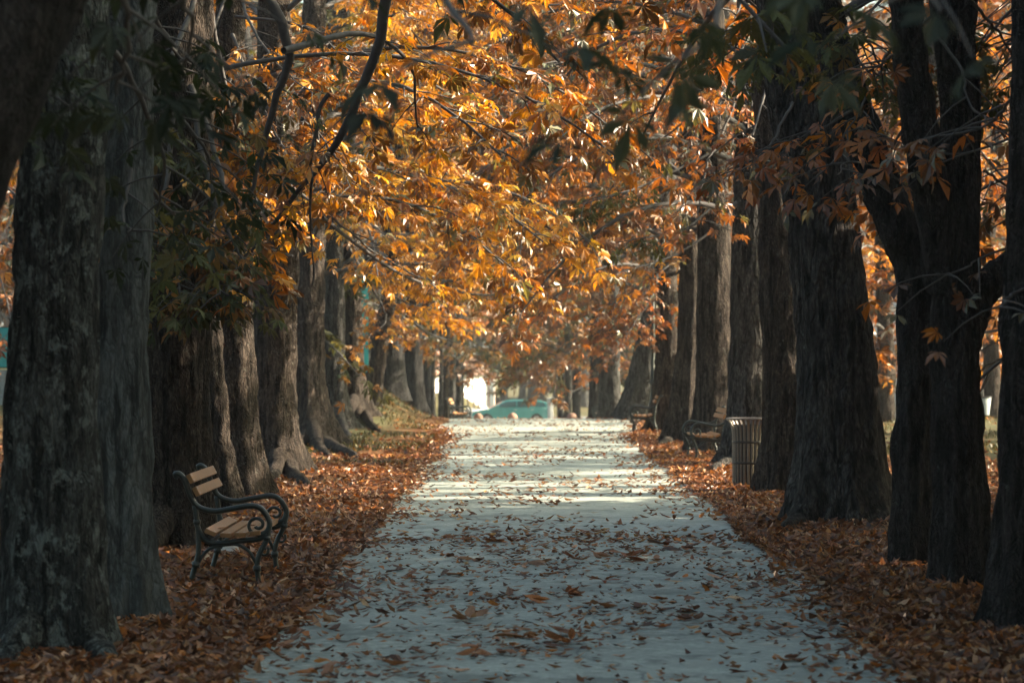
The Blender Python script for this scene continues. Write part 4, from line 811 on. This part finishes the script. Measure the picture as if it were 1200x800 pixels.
# ---------------------------------------------------------------- benches
def U(x, y): return ((x - 210) / 723 * 1.03, (728 - y) / 723 * 1.03)      # side view, metres forward / up
def make_bench():
    t = empty('park_bench', (0, 0, 0)); Lb = 1.5
    def curve(pts, n): return [U(*p) for p in spline(pts, n).tolist()]
    back_arm = curve([(150, 178), (134, 166), (150, 156), (176, 178), (196, 222), (215, 275), (250, 322), (330, 345), (420, 331), (520, 317), (570, 338), (604, 395), (596, 440), (570, 458), (545, 466)], 46)
    rear = curve([(232, 318), (240, 360), (246, 410), (252, 470), (250, 560), (228, 640), (205, 722)], 18)
    front = curve([(603, 405), (600, 440), (588, 490), (560, 545), (543, 600), (545, 650), (556, 726)], 18)
    rail = curve([(240, 400), (262, 455), (300, 495), (380, 502), (480, 488), (555, 482), (592, 455)], 20)
    sp = [U(545 + (58 - 5.2 * a) * math.cos(a + .2), 412 + (54 - 4.9 * a) * math.sin(a + .2)) for a in np.linspace(0, 8.6, 34)]
    sp2 = [U(576 + (26 - 2.6 * a) * math.cos(a - .6), 538 + (30 - 3.0 * a) * math.sin(a - .6)) for a in np.linspace(0, 6.6, 20)]
    arch = curve([(254, 596), (275, 560), (320, 524), (400, 510), (450, 512), (505, 545), (538, 605)], 18)
    for side in (0, 1):
        y = -Lb / 2 if side == 0 else Lb / 2
        def bar(name, c, rad, parent, n=8):
            m = MB(); m.tube([(u, y, z) for u, z in c], rad, n); return m.build(name, M_iron, parent, True)
        fr = bar('end_frame', rail, .019, t)
        bar('armrest', back_arm, [.014] * 4 + [.021] * 42, fr); bar('scroll', sp, .0125, fr); bar('scroll', sp2, .010, fr); bar('brace', arch, .012, fr)
        for nm, c in (('leg', rear), ('leg', front)):
            lg = bar(nm, c, .019, t)
            m = MB(); u, z = c[-5]; m.tube([(u, y, z - .02), (u, y, z + .02)], .028, 10); m.build('collar', M_iron, lg, True); m = MB(); u, z = c[5]; m.tube([(u, y, z - .015), (u, y, z + .015)], .026, 10); m.build('collar', M_iron, lg, True)
            m = MB(); u, z = c[-1]; m.tube([(u, y, 0.0), (u, y, .03)], [.04, .026], 10); m.build('foot', M_iron, lg, True)
    def slat(name, u, z, ang, wd):
        m = MB(); m.box(-wd / 2, wd / 2, -Lb / 2 - .045, Lb / 2 + .045, -.016, .016); o = m.build(name, M_wood, t, bevel=.005)
        o.location = (u, 0, z); o.rotation_euler = (0, ang, 0)
        for s in (-1, 1):
            for k in (-1, 1):
                q = MB(); q.tube([(k * wd * .3, s * (Lb / 2 - .01), .0165), (k * wd * .3, s * (Lb / 2 - .01), .019)], .007, 8); q.build('screw', M_screw, o)
        return o
    for x, y in ((192, 182), (222, 246)):
        u, z = U(x + 10, y); slat('back_slat', u + .015, z, math.radians(62), .068)
    for x, y, a in ((312, 452, 24), (388, 466, 3), (462, 464, 0), (534, 456, -6)):
        u, z = U(x, y); slat('seat_slat', u, z + .005, math.radians(a), .078)
    m = MB(); m.tube([(U(300, 500)[0], -Lb / 2, U(300, 500)[1]), (U(300, 500)[0], Lb / 2, U(300, 500)[1])], .012, 8); m.build('cross_rod', M_iron, t)
    return t
b0 = make_bench()
spots = [(-2.07, 21.9, 0.0, 'iron and wood bench on the leaf litter at left, nearest of all benches'), (2.83, 47.3, math.pi, 'iron bench beside the litter bin, right of the path'),
         (2.50, 63.5, math.pi, 'iron bench by the lamp post, right of the path'), (2.25, 86.5, math.pi, 'farthest bench on the right, where the path ends'), (-1.85, 86.0, 0.0, 'tiny far bench at the foot of the bank, left of the path end')]
for n, (x, y, rz, lab) in enumerate(spots):
    o = b0 if n == 0 else copy_tree(b0)
    xb = x - (.30 if rz == 0 else -.30)
    o.location = (xb, y, float(terrain(xb, y)) - .02 if n < 3 else float(terrain(0, y)) + .02); o.rotation_euler = (0, 0, rz + (0.0, .03, -.02, .02, -.03)[n])
    tag(o, lab, 'bench', 'park benches')

# ---------------------------------------------------------------- litter bin
Yd = 37.5; X = (878 - CX) / F * Yd; t = empty('litter_bin', (X, Yd, float(terrain(X, Yd)))); tag(t, 'grey slatted litter bin with flared rim beside the path at right', 'litter bin')
NS = 26; m = MB(); wv = .0165
pr = [(.205, .04), (.205, .30), (.207, .58), (.212, .70), (.228, .77), (.252, .815), (.272, .835)]
for (r_, z), sgn in [(p, 0) for p in pr]: m.v += [(r_, -wv, z), (r_ + .008, -wv * .3, z), (r_ + .008, wv * .3, z), (r_, wv, z)]
for a in range(len(pr) - 1):
    for k in range(3): m.f.append((a * 4 + k, a * 4 + k + 1, a * 4 + 5 + k, a * 4 + 4 + k))
    m.f.append((a * 4 + 3, a * 4, a * 4 + 4, a * 4 + 7))
s0 = m.build('slat', M_binslat, t)
for k in range(NS):
    o = s0 if k == 0 else s0.copy()
    if k: col.objects.link(o)
    o.rotation_euler = (0, 0, 2 * math.pi * k / NS)
for z in (.30, .56):
    m = MB(); m.lathe([(.2145, z - .014), (.219, z - .014), (.219, z + .014), (.2145, z + .014), (.2145, z - .014)], 40); m.build('hoop', M_binhoop, t, True)
m = MB(); m.lathe([(.262, .838), (.29, .838), (.294, .85), (.286, .862), (.262, .855), (.262, .838)], 40); m.build('rim', M_binslat, t, True)
m = MB(); m.lathe([(.002, .03), (.185, .03), (.196, .05), (.196, .78), (.18, .78), (.17, .1), (.002, .1)], 32); m.build('liner', M_binliner, t, True)
m = MB(); m.lathe([(.1, -.03), (.19, -.02), (.2, .04), (.1, .045)], 28); m.build('base', M_binhoop, t, True)
# small dark bin on the lawn
Yd = 74.0; X = (1153 - CX) / F * Yd; t = empty('litter_bin', (X, Yd, float(terrain(X, Yd)))); tag(t, 'small dark bin on the lawn between the two rightmost trunks', 'litter bin')
m = MB(); m.lathe([(.13, .12), (.18, .55), (.17, .55), (.12, .14)], 20); m.build('bucket', M_kerb, t, True)
m = MB(); m.lathe([(.185, .545), (.2, .56), (.185, .58), (.17, .565), (.185, .545)], 20); m.build('rim', M_binhoop, t, True)
m = MB(); m.tube([(0, .22, -.1), (0, .22, .75)], .03, 8); m.build('post', M_binhoop, t)
# pale stone under the near bench
bm = bmesh.new(); bmesh.ops.create_icosphere(bm, subdivisions=3, radius=.09)
for v in bm.verts: v.co *= 1 + .22 * float(vnoise(np.array(v.co) * 14, 2)); v.co.z *= .62
me = bpy.data.meshes.new('stone'); bm.to_mesh(me); bm.free(); me.materials.append(M_pale); o = link('stone', me); p = W(270, 641, 24.0); o.location = (p[0], p[1], float(terrain(p[0], p[1])) + .05)
tag(o, 'pale rounded stone lying under the nearest bench', 'stone')

# ---------------------------------------------------------------- fallen leaves and litter
def lay(P, S, C, tpl, r, weights=None, tilt=.35):
    n = len(P); a = r.uniform(0, 2 * np.pi, n); D = np.stack([np.cos(a), np.sin(a), r.normal(0, tilt, n)], -1)
    Nn = unit(np.stack([r.normal(0, tilt, n), r.normal(0, tilt, n), np.where(r.uniform(0, 1, n) < .75, 1.0, -1.0)], -1)); return instance(P, D, Nn, S, C, tpl, r, weights)
r = np.random.default_rng(55)
DRYMESH = []
for v, tt in DRY:
    for c in pick('dry', 5, r) * 1.25: DRYMESH.append(mesh_np('fallen_leaf', v - [0, 0, v[:, 2].min()], tt, M_dry, c))
nD = len(DRY); cnt = 0; placed = []
while cnt < 300:                         # the nearest leaves on the path, each a thing of its own
    y = 14.8 * (26.5 / 14.8) ** r.uniform(0, 1); u = r.uniform(0.01, .99); x = float(path_left(y) * (1 - u) + path_right(y) * u)
    if vnoise(np.array([x * 1.1, y * .9, 3.0]), 31) < r.uniform(-.75, .35): continue
    k = r.choice(nD, p=DRYW); o = bpy.data.objects.new('fallen_leaf', DRYMESH[k * 5 + r.integers(5)]); col.objects.link(o)
    s = r.uniform(.09, .165) * (1.35 if k >= 9 else 1.0); flip = r.uniform() < .25
    o.location = (x, y, float(path_z(x, y)) + .004 + (.035 if flip else 0)); o.scale = (s, s * r.uniform(.8, 1.15), s * r.uniform(.7, 1.2)); o.rotation_euler = (math.pi * flip + r.normal(0, .12), r.normal(0, .12), r.uniform(0, 6.28))
    tag(o, 'dry brown fallen leaf lying on the near part of the grey path', 'leaf', 'fallen leaves on the near part of the path'); cnt += 1
def stuff(name, label, V, mat, cat):
    v, t_, c = V; o = link(name, mesh_np(name, v, t_, mat, c)); tag(o, label, cat, kind='stuff'); return o
for n, (u, v, a, lab) in enumerate([(.17, -.42, .6, 'brown leaf lying on the seat of the nearest bench, rear slat'), (.36, .1, 2.2, 'brown leaf lying on the seat of the nearest bench, front slats')]):
    o = bpy.data.objects.new('fallen_leaf', DRYMESH[n * 7 + 1]); col.objects.link(o); bl = b0.location
    o.location = (bl[0] + u, bl[1] + v, bl[2] + .404 - .012 * n); o.scale = (.12, .12, .10); o.rotation_euler = (0, 0, a); tag(o, lab, 'leaf')
# the rest on the path
n = 6500; y = 26.0 * (80 / 26.0) ** r.uniform(0, 1, n); u = r.uniform(0, 1, n); x = path_left(y) * (1 - u) + path_right(y) * u
ok = vnoise(np.stack([x * 1.0, y * .45, 0 * x + 3], -1), 31) + .25 * np.abs(2 * u - 1) ** 3 - .3 * sstep(34, 48, y) + .25 * sstep(60, 66, y) > r.uniform(-.65, .75, n)
x, y = x[ok], y[ok]; P = np.stack([x, y, path_z(x, y) + .012], -1); S = r.uniform(.08, .15, len(P))
stuff('path_leaf_scatter', 'dry brown leaves strewn over the farther part of the path', lay(P, S * .9, pick('drylit', len(P), r), DRY4, r, None, .2), M_dry, 'leaves')
n = 5600; y = 14.6 * (27.0 / 14.6) ** r.uniform(0, 1, n); u = r.uniform(0, 1, n); x = path_left(y) * (1 - u) + path_right(y) * u
ok = vnoise(np.stack([x * 1.1, y * .9, 0 * x + 3], -1), 31) > r.uniform(-.9, .7, n); x, y = x[ok], y[ok]
stuff('path_leaf_fragments', 'small broken leaf pieces and bits strewn over the near path', lay(np.stack([x, y, path_z(x, y) + .008], -1), r.uniform(.035, .10, len(x)), pick('dry', len(x), r), DRY4, r, None, .15), M_dry, 'leaves')
# spill over both edges
n = 9500; y = 13.5 * (62 / 13.5) ** r.uniform(0, 1, n); sd = r.integers(0, 2, n); off = r.exponential(.105, n) - .14; off = off * (1 + 1.1 * vnoise(np.stack([y * .8, sd * 9.0, 0 * y], -1), 8))
x = np.where(sd == 0, path_left(y) + off, path_right(y) - off * (1.2 + 1.0 * sstep(18, 30, y))); P = np.stack([x, y, path_z(x, y) + .02 + r.uniform(0, .02, n)], -1)
stuff('edge_leaf_drift', 'brown leaves drifted over both edges of the path', lay(P, r.uniform(.07, .13, n), pick('dry', n, r), DRY4, r), M_dry, 'leaves')
# thick litter under the trees
n = 60000; y = 13.0 * (46 / 13.0) ** r.uniform(0, 1, n); sd = r.integers(0, 2, n); w = r.uniform(0, 1, n) ** 1.25
x = np.where(sd == 0, path_left(y) - w * (.18 * y - .6), path_right(y) + w * (.175 * y - 1.0))
P = np.stack([x, y, terrain(x, y) + r.uniform(.0, .04, n)], -1)
cl = vnoise(np.stack([x * .6, y * .5, 0 * x], -1), 12); C = pick('dry', n, r) * (1 + .15 * cl)[:, None]
nr = y < 17.5; Sz = r.uniform(.055, .13, n)
A = lay(P[nr], Sz[nr], C[nr], DRY[:9], r, None, .5); B_ = lay(P[~nr], Sz[~nr] * 1.05, C[~nr], DRY4, r, None, .5)
stuff('leaf_litter', 'thick brown leaf litter under the trees on both sides of the path', (np.concatenate([A[0], B_[0]]), np.concatenate([A[1], B_[1] + len(A[0])]), np.concatenate([A[2], B_[2]])), M_dry, 'leaf litter')
n = 52000; y = 40 * (95 / 40.0) ** r.uniform(0, 1, n); sd = r.integers(0, 2, n); w = r.uniform(0, 1, n) ** 1.15
x = np.where(sd == 0, path_left(y) - w * (.18 * y - .6), path_right(y) + w * (.175 * y - 1.0))
gr = np.maximum(sstep(-1.7, -2.6, x) * sstep(43, 52, y), sstep(4.0, 6.5, x) * sstep(36, 50, y)); ok = (r.uniform(0, 1, n) > gr * .9) & (y < 90); x, y = x[ok], y[ok]
P = np.stack([x, y, terrain(x, y) + r.uniform(.0, .035, len(x))], -1)
stuff('far_leaf_litter', 'orange-brown leaf litter along the far part of the avenue', lay(P, r.uniform(.085, .16, len(P)), pick('drylit', len(P), r), FARDRY, r, None, .5), M_dry, 'leaf litter')
# grass on the bank and the lawn
n = 46000; y = 43 * (105 / 43.0) ** r.uniform(0, 1, n); sd = r.uniform(0, 1, n) < .6; w = r.uniform(0, 1, n)
x = np.where(sd, path_left(y) - .3 - w * (.14 * y - .6), path_right(y) + 1.2 + w * (.16 * y - 1.5)); ok = (vnoise(np.stack([x * .5, y * .3, 0 * x], -1), 77) > -.35) & (y > np.where(sd, 43.5, 46)); x, y = x[ok], y[ok]
P = np.stack([x, y, terrain(x, y) - .005], -1); n = len(P); a = r.uniform(0, 6.28, n)
D = np.stack([.45 * np.cos(a), .45 * np.sin(a), np.ones(n)], -1); Nn = unit(np.stack([np.cos(a), np.sin(a), 0 * a], -1))
BL = [(np.array([(0, -.13, 0), (0, .13, 0), (.6, .08, .08), (1, 0, .3), (.55, -.1, .08)]), np.array([(0, 1, 2), (0, 2, 4), (4, 2, 3)]))]
stuff('grass', 'short yellowing grass on the bank and lawn', instance(P, D, Nn, r.uniform(.06, .13, n), pick('grass', n, r), BL, r), M_grass, 'grass')

# ---------------------------------------------------------------- the autumn air
hb = MB(); hb.box(-905, 905, -205, 1605, -6.0, 34.0)
hm, ht, HN, ho = nmat("haze_air"); pv = HN('ShaderNodeVolumePrincipled'); pv.inputs['Color'].default_value = (0.93, 0.95, 0.97, 1); pv.inputs['Density'].default_value = 0.00028; pv.inputs['Anisotropy'].default_value = 0.25
ht.links.new(pv.outputs[0], ho.inputs['Volume'])
hz_o = hb.build('haze', hm); tag(hz_o, 'thin pale autumn haze filling the avenue', 'haze', kind='stuff')
